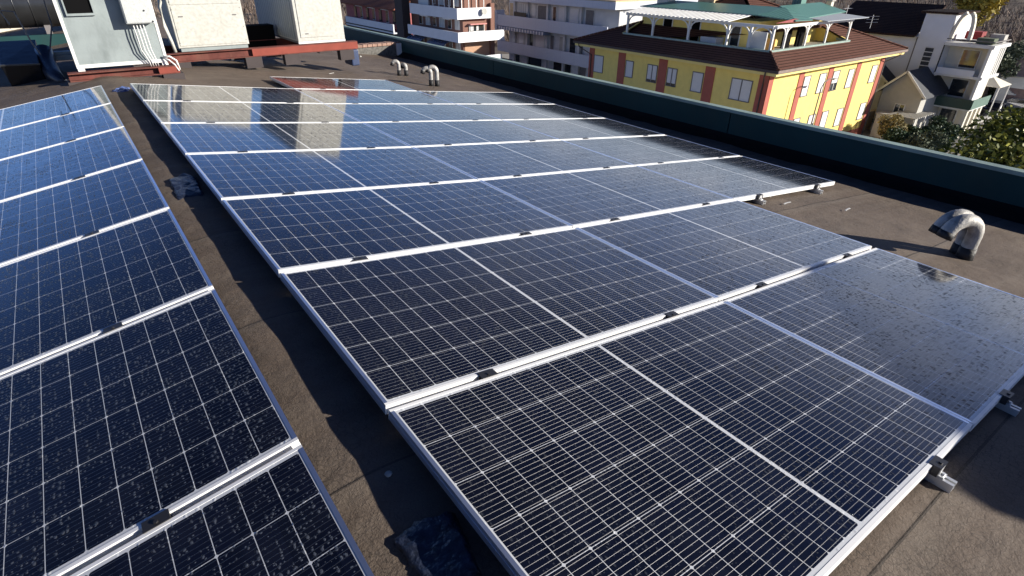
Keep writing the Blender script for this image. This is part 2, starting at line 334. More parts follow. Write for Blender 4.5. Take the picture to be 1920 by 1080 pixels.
MT['shutter'] = stripe_mat('white_roller_shutter', (.82, .80, .78), (.70, .69, .68), .09, (0, 0, 1), .3)
MT['sill'] = mat('grey_sill', (.16, .15, .15), .7)
MT['frame_w'] = mat('white_window_frame', (.7, .7, .68), .6)
MT['glass'] = mat('dark_window_glass', (.02, .025, .03), .08, 0, .2, 2, spec=.8)
MT['rooftile'] = tile_mat('brown_red_roof_tiles', (.120, .055, .042), (.19, .095, .072))
MT['rooftile2'] = tile_mat('orange_roof_tiles', (.28, .11, .075), (.40, .17, .12))
MT['rooftile3'] = tile_mat('dark_brown_tiles', (.05, .032, .028), (.09, .055, .045))
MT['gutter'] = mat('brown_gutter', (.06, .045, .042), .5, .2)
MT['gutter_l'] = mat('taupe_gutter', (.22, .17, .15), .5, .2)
MT['greenroof'] = stripe_mat('green_ribbed_roof', (.10, .24, .205), (.07, .18, .155), .28, (0, 1, 0), .5, .45, .02)
MT['greenroof2'] = stripe_mat('green_ribbed_roof_cross', (.11, .26, .22), (.075, .19, .165), .28, (1, 0, 0), .5, .45, .02)
MT['maroon'] = mat('maroon_board', (.22, .02, .02), .7)
MT['tan'] = mat('tan_render', (.58, .44, .26), .85)
MT['brickwall'] = mat('brown_brick_wall', (.20, .105, .080), .9, 0, .12, 6)
MT['tanbrick'] = mat('tan_brick', (.42, .26, .17), .9, 0, .08, 6)
MT['pinkwall'] = mat('faded_red_wall', (.36, .12, .12), .9, 0, .15, 2)
MT['balc'] = mat('white_balcony_render', (.74, .75, .78), .8, 0, .04, 1)
MT['balc_blue'] = stripe_mat('pale_blue_panels', (.60, .63, .70), (.54, .57, .66), 2.6, (0, 1, 0), .03, .8, .003)
MT['pale_wall'] = mat('pale_grey_render', (.56, .56, .56), .85, 0, .06, 1)
MT['darkwall'] = mat('dark_brown_wall', (.055, .045, .045), .85)
MT['curtain'] = stripe_mat('white_curtain', (.62, .62, .60), (.4, .4, .4), .5, (1, 1, 0), .6)
MT['awn'] = stripe_mat('blue_white_awning', (.70, .70, .70), (.12, .17, .28), .6, (0, 1, 0), .5)
MT['awn_pink'] = mat('pink_awning', (.55, .24, .22), .8)
MT['canopy'] = stripe_mat('blue_glass_canopy', (.06, .09, .17), (.25, .3, .4), 1.1, (0, 1, 0), .07, .2)
MT['dish'] = mat('grey_dish', (.22, .22, .2), .5)
MT['asphalt'] = mat('street_asphalt', (.17, .165, .155), .9, 0, .15, .5, .2, 8)
MT['pave'] = mat('pale_paving', (.30, .285, .26), .9, 0, .15, .6)
MT['curb'] = mat('kerb_stone', (.4, .39, .37), .9)
MT['greenglass'] = mat('dark_green_railing_sheet', (.015, .05, .045), .4)
MT['greenglass2'] = mat('faded_green_railing_sheet', (.10, .17, .14), .5)
MT['bark'] = mat('bark', (.09, .065, .05), .9, 0, .2, 10)
MT['carblack'] = mat('black_car_paint', (.012, .012, .014), .15, .2, .1, 2, spec=.8)
MT['carwhite'] = mat('silver_car_paint', (.5, .5, .5), .2, .4, .1, 2, spec=.8)
MT['tyre'] = mat('tyre_rubber', (.015, .015, .015), .85)
MT['rim'] = mat('alloy_rim', (.4, .4, .42), .3, .8)
MT['lamp'] = mat('headlamp_glass', (.6, .6, .6), .1, .2)
MT['shed'] = mat('grey_roof_sheet', (.40, .39, .36), .8, 0, .06, 2)
MT['slate'] = mat('dark_slate_roof', (.045, .05, .06), .7, 0, .2, 3)
MT['cream'] = mat('cream_render', (.66, .62, .52), .85, 0, .05, 1)
MT['pink'] = mat('pale_pink_render', (.60, .42, .36), .85)
def leaf(name, c0, c1, rough=.5, scale=1.2):
    m, t, p = newmat(name); g = NG(t); tc = t.nodes.new('ShaderNodeTexCoord'); ge = t.nodes.new('ShaderNodeNewGeometry')
    n = g.noise(tc.outputs['Object'], scale, 4, .6)
    c = g.mix(g.ramp(g.m('ADD', g.m('MULTIPLY', n, .5), g.m('MULTIPLY', ge.outputs['Random Per Island'], .5)), [(.3, 0.), (.7, 1.)]), c0, c1)
    t.links.new(c, p.inputs['Base Color']); p.inputs['Roughness'].default_value = rough; p.inputs['Specular IOR Level'].default_value = .2
    return m
MT['leaf_glossy'] = leaf('glossy_evergreen_leaf', (.035, .055, .012), (.30, .30, .055), .5, 2.5)
MT['leaf_dry'] = leaf('straw_green_leaf', (.16, .14, .06), (.34, .28, .14), .7)
MT['leaf_dark'] = leaf('dark_shrub_leaf', (.02, .045, .025), (.07, .11, .06), .5)
MT['leaf_yellow'] = leaf('yellow_leaf', (.28, .22, .04), (.45, .36, .08), .6)
MT['leaf_grey'] = leaf('grey_green_leaf', (.06, .08, .05), (.13, .15, .10), .7)
MT['twig'] = leaf('bare_twig', (.10, .075, .06), (.26, .20, .165), .9, .05)
def hill_mat():
    m, t, p = newmat('bare_winter_slope'); g = NG(t); tc = t.nodes.new('ShaderNodeTexCoord'); ob = tc.outputs['Object']
    c = g.ramp(g.noise(ob, .03, 8, .7), [(.3, (.075, .060, .048)), (.5, (.13, .10, .082)), (.7, (.17, .14, .10))])
    c = g.mix(g.ramp(g.noise(ob, .5, 5, .7), [(.4, 0.), (.65, .6)]), c, (.05, .045, .036))
    t.links.new(c, p.inputs['Base Color']); p.inputs['Roughness'].default_value = 1
    return m
MT['hill'] = hill_mat()

# ------------------------------------------------------------ solar panels
TM = [R_(7.854), R_(7.033), R_(7.003)]; CU = 1.765; PP = 1.066
ccos = [(0, 0)]
for a in TM: ccos.append((ccos[-1][0]+CU*math.cos(a), ccos[-1][1]-CU*math.sin(a)))
TH = .035
def frame_mesh(name, parent):
    m = M(); L = .012
    def ring(o0, i0, z0, z1):   # hollow rectangular ring, outer inset o0, inner inset i0
        for (x0, x1, y0, y1) in ((o0, PL-o0, -i0, -o0), (o0, PL-o0, -PW+o0, -PW+i0), (o0, i0, -PW+i0, -i0), (PL-i0, PL-o0, -PW+i0, -i0)):
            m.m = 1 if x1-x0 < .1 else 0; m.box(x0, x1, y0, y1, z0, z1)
    ring(0, L, -.0022, .0)         # top lip
    ring(.0008, .0032, -.0165, -.0022)     # side web above the groove
    ring(0, .003, -TH, -.0165)             # side web below it
    ring(.0031, .028, -TH+.0003, -TH+.003)  # bottom flange
    return m.build(name, [MT['alu'], MT['alu_sky_tint']], parent)
def glass_mesh(name, parent):
    me = bpy.data.meshes.new(name); i = .0115
    me.from_pydata([(i, -i, -.0012), (PL-i, -i, -.0012), (PL-i, -PW+i, -.0012), (i, -PW+i, -.0012), (i, -i, -.006), (PL-i, -i, -.006), (PL-i, -PW+i, -.006), (i, -PW+i, -.006)], [],
                   [(0, 3, 2, 1), (4, 5, 6, 7), (0, 1, 5, 4), (1, 2, 6, 5), (2, 3, 7, 6), (3, 0, 4, 7)])
    uvl = me.uv_layers.new(name='UVMap')
    for lp in me.loops:
        v = me.vertices[lp.vertex_index].co; uvl.data[lp.index].uv = (v.x, -v.y)
    me.materials.append(MT['solar']); o = bpy.data.objects.new(name, me); COL.objects.link(o); o.parent = parent
    return o
def clamp_mesh(name, parent, u):
    m = M(); g_ = (PP-PW)
    m.box(u-.032, u+.032, -PW-g_-.001, -PW+.012, .0003, .0028)
    m.box(u-.032, u+.032, -PW-g_+.001, -PW-.001, -.033, .0003)
    m.tube([(u, -PW-g_/2, .0028), (u, -PW-g_/2, .007)], .006, 6)
    return m.build(name, MT['clamp'], parent)
def make_panel():
    t = empty('solar_panel'); frame_mesh('frame', t); glass_mesh('cell_glass', t)
    for u in (.375, PL-.375): clamp_mesh('clamp', t, u)
    return t
def copy_tree(o, parent=None):
    c = o.copy(); COL.objects.link(c)
    if parent: c.parent = parent
    for ch in list(o.children): copy_tree(ch, c)
    return c
proto = make_panel(); first = True
ORD = ['first', 'second', 'third', 'fourth', 'fifth', 'sixth', 'seventh']
def place_panel(loc, tilt, lab, grp):
    global first
    o = proto if first else copy_tree(proto); first = False
    o.location = loc; o.rotation_euler = (0, tilt, 0)
    if tilt < 0:
        for ch in o.children:
            if ch.name.startswith('cell_glass'):
                if 'left_glass' not in bpy.data.meshes:
                    me = ch.data.copy(); me.name = 'left_glass'; me.materials[0] = MT['solar_left']
                ch.data = bpy.data.meshes['left_glass']
    tag(o, lab, 'solar panel', grp)
cn = ['left', 'middle', 'right']
jit = random.Random(3)
for j in range(-1, 7):
    cols = [1] if j == -1 else ([0, 1, 2] if j < 5 else [0, 1])
    for i in cols:
        x, z = ccos[i]
        if j == -1: lab = 'lone solar panel sticking out beyond the far row of the right array'
        elif j == 6: lab = 'nearest black solar panel of the right array, big in the foreground' if i == 0 else 'grey reflecting solar panel cut by the right edge of the photo'
        else: lab = 'right array solar panel, %s full row from the far end, %s column' % (ORD[j], ['left', 'middle', 'right'][i] if j < 5 else ['left', 'right'][i])
        place_panel((x+.002, -j*PP-.008+jit.uniform(-.002, .002), z+jit.uniform(-.001, .001)), TM[i], lab, 'solar panels of the right array')
TL = R_(8.753); GX = -.2592
for j in range(0, 7):
    lab = 'left array blue solar panel with droplets, %s row from the far end' % ORD[j]
    if j == 6: lab = 'nearest left array solar panel, with big droplets, at the bottom edge'
    place_panel((GX-PL*math.cos(TL), -j*PP+.005+jit.uniform(-.002, .002), .005-PL*math.sin(TL)), -TL, lab, 'solar panels of the left array')

# mounting rails: extruded profile with a slot, running along the columns
def rail_mesh(x, z, tilt, y0, y1, lab, grp):
    e = empty('mounting_rail', (x, y0, z), (0, tilt, 0)); L = y1-y0
    m = M(); h = .042; wd = .040
    m.box(-wd/2, wd/2, 0, L, -h, -h+.004); m.box(-wd/2, -wd/2+.004, 0, L, -h+.004, 0); m.box(wd/2-.004, wd/2, 0, L, -h+.004, 0)
    m.box(-wd/2+.004, -.006, 0, L, -.004, 0); m.box(.006, wd/2-.004, 0, L, -.004, 0); m.box(-wd/2+.004, wd/2-.004, 0, L, -.024, -.021)
    m.build('profile', MT['rail'], e)
    c = M(); c.box(-.018, .018, .045, .060, .0002, .036); c.box(-.018, .018, .030, .045, .0002, .006); c.tube([(0, .0375, .006), (0, .0375, .014)], .006, 6)
    c.build('end_clamp', MT['rail'], e)
    ft = M(); k = 0
    while .25+k*1.2 < L:
        yy = .25+k*1.2; ft.box(-.035, .035, yy-.05, yy+.05, -.066, -h-.0003); k += 1
    ft.build('foot', MT['rail'], e)
    tag(e, lab, 'mounting rail', grp)
for i in range(3):
    for k, fr in enumerate((.375, PL-.375)):
        rows = 5 if i == 2 else 7
        x, z = ccos[i]; a = TM[i]
        X = x+fr*math.cos(a)-(TH+.001)*math.sin(a); Z = z-fr*math.sin(a)-(TH+.001)*math.cos(a)
        y1 = .05+(PP if i == 1 else 0)
        rail_mesh(X, Z, a, -rows*PP-.052, y1, 'rail under the %s column of the right array, %s of two' % (cn[i], ['left', 'right'][k]), 'rails under the right array')
for k, fr in enumerate((.375, PL-.375)):
    a = -TL; X = GX-fr*math.cos(TL)+(TH+.001)*math.sin(TL); Z = .005-fr*math.sin(TL)-(TH+.001)*math.cos(TL)
    rail_mesh(X, Z, a, -7*PP-.05, .05, 'aluminium rail under the left array, %s of two' % ['right', 'left'][k], 'rails under the left array')

# ------------------------------------------------------------ our own building: roof, parapet, walls
HR = .088
def nz1(x, y, s=1.0, seed=0):
    from mathutils import noise
    return noise.noise(Vector((x*s+seed, y*s, seed*1.7)))
def roof_z(x, y):
    if x >= .05: z = -HR-x*.1255
    elif x <= -.30: z = -HR-.0064-(-.30-x)*.154
    else:
        z = -HR-x*.1255 if x > -.14 else -HR+.0176-(-.14-x)*.15
        z -= .006*math.exp(-((x+.14)/.05)**2)
    z += .010*nz1(x, y, 1.3)+.007*nz1(x, y, 4.1, 5)+.003*nz1(x, y, 11, 9)
    if y < -6.2 or x > 4: pass
    return z
host = empty('apartment_roof_building', (0, 0, -14))
tag(host, 'building in the foreground whose brown bitumen roof carries the two solar arrays', 'building')
xs = []; x = -9.0
while x < 6.27: xs.append(x); x += .035 if -.5 < x < .3 else (.09 if -1 < x < 4.5 else .12)
xs.append(6.275)
ys = [-16+.09*i for i in range(int(30/.09)+1)]
m = M(); m.v = [(x, y, roof_z(x, y)+14) for y in ys for x in xs]; nx = len(xs)
for j in range(len(ys)-1):
    for i in range(nx-1): m.f.append((j*nx+i, j*nx+i+1, (j+1)*nx+i+1, (j+1)*nx+i)); m.mi.append(0)
m.build('roof_membrane', MT['roof'], host, smooth=True)
box('outer_wall', MT['pale_wall'], host, -9, 6.34, -16, 14, -.5, 12.4)
PX = 6.25; PT = -.471
pe = empty('parapet', (0, 0, 14)); pe.parent = host
ends = [-16, -9.2, -6.2+.9, -2.6, 1.7, 4.3, 6.28]
jy = [aX(1365, 240, PX).y, aX(925, 118, PX).y]
ends = sorted([-16, -9.5, jy[0], jy[1], 6.28])
for a, b in zip(ends[:-1], ends[1:]):
    M().box(PX, PX+.02, a+.007, b-.007, -.81, PT).build('metal_panel', MT['parapet'], pe)
M().box(PX, PX+.02, 6.30, 14, -1.3, PT).build('metal_panel', MT['parapet'], pe)
M().box(PX+.0205, PX+.075, -16, 14, -1.4, PT-.003).build('core', MT['bitumen_black'], pe)
cp = M(); cp.box(PX-.012, PX+.095, -16, 14, PT, PT+.018); cp.box(PX-.012, PX-.004, -16, 14, PT-.02, PT); cp.build('coping', MT['coping'], pe)
M().prism([(PX-.001, -16, -.76), (PX-.001, -16, -1.2), (PX-.18, -16, -1.2), (PX-.18, -16, -.855), (PX-.05, -16, -.80)], (0, 22.25, 0)).build('upstand', MT['bitumen_black'], pe)
# brick-capped stub wall at the far corner
sw = empty('stub_wall', (0, 0, 14)); sw.parent = host
M().box(5.0, PX-.02, 6.0, 6.22, -1.2, -.60).build('render_face', MT['mortar'], sw)
m = M(); x = 5.0
while x < PX-.06: m.box(x, x+.115, 5.97, 6.25, -.60, -.535+random.uniform(-.004, .004)); x += .125
m.build('brick_coping', MT['brick'], sw, bevel=.006)
M().box(PX-.13, PX-.012, 5.93, 5.995, -1.0, -.56).build('metal_flashing', MT['balc'], sw)

# unseen block added to cast the shade over the right corner of the array
def hut():
    A = Vector((1.24, -7.49, 0)); B = Vector((2.90, -6.40, 0)); dd = 4.3
    hdir = Vector((SUN.x, SUN.y, 0)).normalized(); h = dd*math.tan(SUN_EL)-.27
    pa = A+hdir*dd; pb = B+hdir*dd
    n = Vector((hdir.x, hdir.y, 0)); e = empty('unseen_shade_block', (pa.x, pa.y, 0))
    tag(e, 'unseen grey block with rounded top added behind the camera to cast shade', 'roof housing')
    prof = [(0, -1.2), (1, -1.2), (1, h-.10), (.985, h-.05), (.94, h-.02), (.80, h), (.3, h), (.12, h-.01), (.05, h-.02), (.015, h-.05), (0, h-.10)]
    poly = [((pb-pa)*s+Vector((0, 0, z))) for s, z in prof]
    M().prism(poly, n*.8).build('body', MT['mortar'], e)
    q = M(); q.bar((pb-pa)*.2+n*.4+Vector((0, 0, h-.3)), (pb-pa)*.8+n*.4+Vector((0, 0, h-.32)), .5, .06); q.build('lid', MT['galv'], e)
hut()

# ------------------------------------------------------------ bits lying on the roof
def patch(name, poly, mt_, lab, cat, th=.02, amp=.015, seed=1):
    cx = sum(p[0] for p in poly)/len(poly); cy = sum(p[1] for p in poly)/len(poly); rr = random.Random(seed)
    N_ = 40; Rg = 9; m = M()
    def edge(a):
        best = None
        for k in range(len(poly)):
            (x1, y1), (x2, y2) = poly[k], poly[(k+1) % len(poly)]
            dx, dy = math.cos(a), math.sin(a); ex, ey = x2-x1, y2-y1; den = dx*ey-dy*ex
            if abs(den) < 1e-9: continue
            t_ = ((x1-cx)*ey-(y1-cy)*ex)/den; s_ = ((x1-cx)*dy-(y1-cy)*dx)/den
            if t_ > 0 and -1e-6 <= s_ <= 1+1e-6: best = t_ if best is None else min(best, t_)
        return best or .05
    ed = [edge(2*math.pi*i/N_)*rr.uniform(.93, 1.04) for i in range(N_)]
    m.v.append((cx, cy, roof_z(cx, cy)+th+amp*.5))
    for k in range(1, Rg+1):
        for i in range(N_):
            a = 2*math.pi*i/N_; q = ed[i]*k/Rg; X, Y = cx+math.cos(a)*q, cy+math.sin(a)*q
            z = roof_z(X, Y)+(th+amp*nz1(X, Y, 22, seed)+amp*.6*abs(nz1(X, Y, 47, seed+3)) if k < Rg else -.004)
            m.v.append((X, Y, z))
    for i in range(N_): m.f.append((0, 1+i, 1+(i+1) % N_)); m.mi.append(0)
    for k in range(Rg-1):
        for i in range(N_): a = 1+k*N_; m.f.append((a+i, a+N_+i, a+N_+(i+1) % N_, a+(i+1) % N_)); m.mi.append(0)
    return tag(m.build(name, mt_, None, smooth=True), lab, cat)
def rp(px, py):      # a pixel of the roof strip between the arrays -> roof point
    p_ = aZ(px, py, -.08); return (p_.x, p_.y)
patch('membrane_patch', [rp(*q) for q in ((316, 338), (345, 328), (368, 330), (384, 366), (350, 371), (334, 378), (326, 360))], MT['tar'], 'crumpled shiny blue black membrane patch in the strip between the arrays', 'roof patch', .008, .009, 2)
patch('membrane_patch', [rp(*q) for q in ((728, 1012), (775, 975), (850, 950), (905, 1075), (850, 1120), (790, 1090))], MT['tar'], 'large dark tar patch beside the nearest panel at the bottom of the photo', 'roof patch', .008, .010, 5)
patch('plastic_scrap', [rp(*q) for q in ((210, 172), (222, 165), (244, 163), (243, 170), (225, 174))], MT['plastic_pale'], 'pale blue crumpled plastic at the far end of the strip between the arrays', 'plastic scrap', .01, .02, 8)
def scrap(px, py, L, ang, lab, w_=.012):
    v = ray(px, py); t_ = 1.0
    for _ in range(60):
        p_ = CAM+v*t_; t_ += (p_.z-roof_z(p_.x, p_.y))/-v.z*.9
    m = M(); dx, dy = math.cos(ang)*L/2, math.sin(ang)*L/2
    pts = [(p_.x-dx, p_.y-dy), (p_.x+.15*dy, p_.y+.15*dx), (p_.x+dx, p_.y+dy)]
    pts = [(a, b, roof_z(a, b)+.012+.01*i) for i, (a, b) in enumerate(pts)]
    m.bar(pts[0], pts[1], w_, .004); m.bar(pts[1], pts[2], w_, .004)
    tag(m.build('offcut', MT['white'], None), lab, 'offcut', 'small white offcuts on the roof')
scrap(1475, 385, .07, -.3, 'thin white offcut on the brown roof nearest the third column of panels')
scrap(1588, 397, .06, -.1, 'thin white offcut on the roof between the panels and the big curved vent')
scrap(1441, 370, .05, 1.2, 'short white cable tie end just below the right array frame')
scrap(622, 140, .09, .2, 'white scrap on the roof in front of the red steel beam')
def pebble(px, py, s, lab):
    v = ray(px, py); t_ = 1.0
    for _ in range(60):
        p_ = CAM+v*t_; t_ += (p_.z-roof_z(p_.x, p_.y))/-v.z*.9
    import bmesh
    me = bpy.data.meshes.new('pebble'); bm = bmesh.new(); bmesh.ops.create_icosphere(bm, subdivisions=2, radius=s)
    for q in bm.verts: q.co *= 1+.3*nz1(q.co.x*60, q.co.y*60+q.co.z*50); q.co.z *= .6
    bm.to_mesh(me); bm.free(); me.materials.append(MT['offwhite']); o = bpy.data.objects.new('pebble', me); COL.objects.link(o)
    o.location = (p_.x, p_.y, roof_z(p_.x, p_.y)+s*.4); tag(o, lab, 'pebble')
pebble(728, 891, .011, 'small white pebble on the sunlit strip between the arrays')
pebble(676, 107, .03, 'white stone lying by the end of the red beam')

def on_roof(px, py):
    v = ray(px, py); t_ = 1.0
    for _ in range(60):
        p_ = CAM+v*t_; t_ += (p_.z-roof_z(p_.x, p_.y))/-v.z*.9
    return p_.x, p_.y
def fold(pix, wd, hgt):      # a lifted, torn lap of the membrane
    pts = [on_roof(*q) for q in pix]; m = M(); n = 6; cs = []
    for (a, b) in zip(pts[:-1], pts[1:]):
        for k in range(n): cs.append((a[0]+(b[0]-a[0])*k/n, a[1]+(b[1]-a[1])*k/n))
    cs.append(pts[-1]); rows = []
    for i, (x, y) in enumerate(cs):
        x2, y2 = cs[min(i+1, len(cs)-1)]; x1, y1 = cs[max(i-1, 0)]; L_ = math.hypot(x2-x1, y2-y1); nx_, ny_ = -(y2-y1)/L_, (x2-x1)/L_
        w_ = wd*(.75+.5*nz1(x, y, 25, 3)); e_ = math.sin(math.pi*i/(len(cs)-1))**.4
        for k, (o_, h_) in enumerate(((-.5, -.002), (-.42, .35), (-.1, 1), (.25, .7), (.5, -.002))):
            X, Y = x+nx_*w_*o_, y+ny_*w_*o_; m.v.append((X, Y, roof_z(X, Y)+(h_*hgt*e_*(1+.5*nz1(X, Y, 40, 6)) if h_ > 0 else h_)+14))
    for i in range(len(cs)-1):
        for k in range(4): q = i*5+k; m.f.append((q, q+1, q+6, q+5)); m.mi.append(0)
    m.build('membrane_fold', MT['roof'], host, smooth=True)
# ------------------------------------------------------------ curved vent pipes
def vent(base, H, span, rad, dirv, lab, grp, collar=.12):
    e = empty('vent_pipe', (base[0], base[1], roof_z(*base)-.02)); dv = Vector((dirv[0], dirv[1], 0)).normalized(); R2 = span/2
    pts = [Vector((0, 0, 0)), Vector((0, 0, (H-R2)*.5)), Vector((0, 0, H-R2))]; n = 14
    for i in range(1, n+1):
        a = math.pi*.93*i/n; pts.append(Vector((0, 0, H-R2))+dv*(R2-R2*math.cos(a))+Vector((0, 0, R2*math.sin(a))))
    rs = [rad]*3+[rad*(1.0+.02*(i % 2)) for i in range(1, n+1)]
    M().tube(pts, rs, 20).build('pipe', MT['vent'], e, smooth=True)
    M().tube([(0, 0, 0), (0, 0, collar)], [rad*1.18, rad*1.08], 20).build('tar_collar', MT['vent_base'], e, smooth=True)
    q = pts[-1]; t_ = (pts[-1]-pts[-2]).normalized()
    M().tube([q-t_*.02, q+t_*.03], [rad*1.05, rad*1.1], 20).build('mouth_cowl', MT['vent_base'], e, smooth=True)
    tag(e, lab, 'vent pipe', grp)
VD = (-.88, .47)
def rbase(px, py):
    v = ray(px, py); t_ = 1.0
    for _ in range(60):
        p_ = CAM+v*t_; t_ += (p_.z-roof_z(p_.x, p_.y))/-v.z*.9
    return (p_.x, p_.y)
b1 = rbase(1807, 484); vent(b1, .315, .235, .047, VD, 'thick curved vent pipe nearest the camera, front one of its pair', 'curved vent pipes', .11)
vent((b1[0]+.075, b1[1]+.06), .32, .25, .047, VD, 'thick curved vent pipe tucked behind the nearest one on the right of the roof', 'curved vent pipes', .10)
b2 = rbase(809, 161); vent(b2, .30, .13, .036, VD, 'curved pale vent pipe with black base, left one of the nearer pair beyond the panels', 'curved vent pipes')
b2 = rbase(820, 161.5); vent(b2, .325, .14, .036, VD, 'curved pale vent pipe with black base, right one of the nearer pair beyond the panels', 'curved vent pipes')
b3 = rbase(749, 142); vent(b3, .27, .11, .032, VD, 'curved vent pipe with open dark mouth, left one of the farthest pair', 'curved vent pipes')
b3 = rbase(762, 142); vent(b3, .21, .07, .034, (-.6, .9), 'short pointed vent pipe, right one of the farthest pair', 'curved vent pipes')

# ------------------------------------------------------------ rooftop air units on red steel beams
def ibeam(name, x0, x1, y, z0, z1, lab, w_=.10, tail=None):
    e = empty(name, (x0, y, z0)); L = x1-x0; h = z1-z0
    m = M(); m.box(0, L, -w_/2, w_/2, 0, .012); m.box(0, L, -w_/2, w_/2, h-.012, h); m.box(0, L, -.006, .006, .012, h-.012)
    m.build('girder', MT['rust'], e)
    if tail: M().box(L*tail[0], L*tail[1], -w_/2-.004, -w_/2+.001, .012, h-.012).build('repainted_plate', MT['rust2'], e)
    ft = M()
    for s in (.08, .42, .62, .93): ft.box(L*s-.12, L*s+.12, -w_*.6, w_*.6, -.16, -.0005)
    ft.build('packing_block', MT['darkwall'], e)
    tag(e, lab, 'steel beam', 'red steel beams under the air units'); return e
ibeam('steel_beam', .62, 3.60, 2.32, -.13, -.005, 'long rusty red steel beam with a freshly painted right end carrying the two white units', .12, (.42, 1.0))
ibeam('steel_beam', .62, 3.60, 3.35, -.13, -.005, 'rear rusty steel beam in shade behind the long red front beam', .12)
ibeam('steel_beam', -.52, .66, 1.16, -.10, -.005, 'short rusty red steel beam under the grey cabinet', .14, (.80, 1.0))

def cabinet():
    x0, x1, y0, y1, z0, z1 = -.405, .565, 1.2, 2.05, .03, .98
    e = empty('air_handling_cabinet', (x0, y0, 0)); W, D = x1-x0, y1-y0
    M().box(0, W, 0, D, z0+.02, z1).build('casing', MT['galv'], e, bevel=.004)
    fr = M()
    fr.box(-.004, .028, -.006, .02, z0, z1); fr.box(W-.028, W+.004, -.006, .02, z0, z1); fr.box(.028, W-.028, -.006, .02, z0, z0+.04)
    fr.build('corner_trim', MT['white'], e)
    fe = M()
    for x in (.0, W-.07): fe.box(x, x+.07, .0, .06, -.004, z0)
    for x in (.0, W-.07): fe.box(x, x+.07, D-.06, D, -.004, z0)
    fe.build('foot', MT['pvc'], e)
    o = M(); o.box(.075, .36, -.035, -.0065, .60, .625); o.box(.075, .09, -.035, -.0065, .625, .86); o.box(.345, .36, -.035, -.0065, .625, .86); o.box(.075, .36, -.035, -.0065, .86, .88)
    fo = o.build('outlet_frame', MT['galv'], e); M().box(.09, .345, -.012, -.0065, .625, .86).build('dark_opening', MT['black'], fo)
    tag(e, 'grey galvanised cabinet with a dark square outlet on the short red beam', 'air unit')
    # electric box on its face
    b = empty('electric_box', (x0+.63, y0-.16, .50)); M().box(0, .30, 0, .15, 0, .42).build('housing', MT['panelbox'], b, bevel=.006)
    M().box(.01, .29, -.008, -.0005, .01, .41).build('door', MT['panelbox'], b, bevel=.003)
    k = M(); k.tube([(.22, -.014, .14), (.22, -.008, .14)], .01, 8); k.tube([(.285, -.014, .02), (.285, -.008, .02)], .01, 8); k.build('screw', MT['clamp'], b)
    br = M(); br.box(.03, .27, .15, .159, .1, .38); br.build('bracket', MT['galv'], b)
    tag(b, 'light grey speckled electric box mounted on the face of the grey cabinet', 'electric box')
    for i in range(4):
        x = x0+.70+.035*i; tgt = x0+.76+.028*i; y = y0-.10
        pts = [(x, y, .505), (x+.004, y-.01, .38), (x+.01, y, .2), (tgt, y0-.07, .06), (tgt+.005, y0-.05, .0)]
        tag(M().tube(pts, .007, 6).build('cable', MT['pvc'], None, smooth=True), '%s from the left of four white cables dropping from the electric box' % ['first', 'second', 'third', 'fourth'][i], 'cable', 'cables below the electric box')
    m_ = M(); m_.tube([(x1-.04, y0-.03, .10), (x1+.03, y0-.06, .10), (x1+.09, y0-.08, .05), (x1+.10, y0-.10, -.06)], .012, 8); m_.tube([(x1-.04, y0-.03, .08), (x1+.01, y0-.07, .06), (x1+.06, y0-.10, .0), (x1+.085, y0-.12, -.07)], .010, 8)
    tag(m_.build('cable_bundle', MT['pvc'], None, smooth=True), 'pair of looping white cables at the right foot of the grey cabinet', 'cable')
cabinet()
def unit2():
    x0, x1, y0, y1 = .885, 1.87, 2.33, 3.2
    e = empty('condensing_unit', (x0, y0, .0)); W, D = x1-x0, y1-y0
    M().box(0, W, 0, D, .05, .74).build('casing', MT['offwhite'], e, bevel=.008)
    M().box(.03, W-.02, .02, D-.02, .0, .0495).build('base_tray', MT['galv'], e)
    dr = M(); dr.box(.03, W-.03, -.008, -.0005, .08, .60); dr.box(.03, W-.03, -.008, -.0005, .62, .72); q = dr.build('access_door', MT['offwhite'], e, bevel=.003)
    h = M(); h.box(.10, .16, -.012, -.0085, .46, .475); h.box(W-.16, W-.10, -.012, -.0085, .46, .475); h.build('latch', MT['sill'], q)
    s = M()
    for x in (.035, W-.035): 
        for z in (.12, .3, .56, .66): s.tube([(x, -.003, z), (x, -.011, z)], .006, 6)
    s.build('screw', MT['sill'], q)
    tag(e, 'clean cream white condensing unit between the grey cabinet and the tall weathered unit', 'air unit')
    tag(M().tube([(x0-.04, y0+.1, .70), (x0-.10, y0+.02, .60), (x0-.10, y0-.02, .35), (x0-.075, y0-.05, .15), (x0-.06, y0-.05, .01)], .022, 10).build('insulated_pipe', MT['offwhite'], None, smooth=True), 'thick cream insulated pipe rising beside the cream condensing unit', 'pipe')
unit2()
def unit3():
    x0, x1, y0, y1 = 2.63, 3.42, 2.33, 4.55
    e = empty('chiller_unit', (x0, y0, .0)); W, D = x1-x0, y1-y0
    M().box(0, W, 0, D, .035, 1.05).build('casing', MT['offwhite'], e, bevel=.006)
    M().box(-.006, -.0005, .12, D-.05, .06, 1.02).build('corrugated_side', MT['galv_side'], e)
    M().box(.02, W-.02, .02, D-.02, .0, .0345).build('base_tray', MT['sill'], e)
    q = M().box(.05, W-.17, -.01, -.0005, .09, 1.0).build('access_door', MT['offwhite'], e, bevel=.003)
    M().box(.13, .18, -.016, -.0105, .14, .155).build('latch', MT['sill'], q)
    M().box(.0, W, -.006, .02, -.0, .034).build('skirt', MT['white'], e)
    tag(e, 'tall weathered cream chiller with corrugated shaded side at the right end of the red beam', 'air unit')
    c = M(); c.box(3.52, 3.66, 2.40, 2.75, -.42, -.16)
    tag(c.build('blue_container', mat('blue_plastic', (.035, .055, .12), .45), None, bevel=.02), 'small blue plastic container by the right end of the red beam', 'container')
unit3()
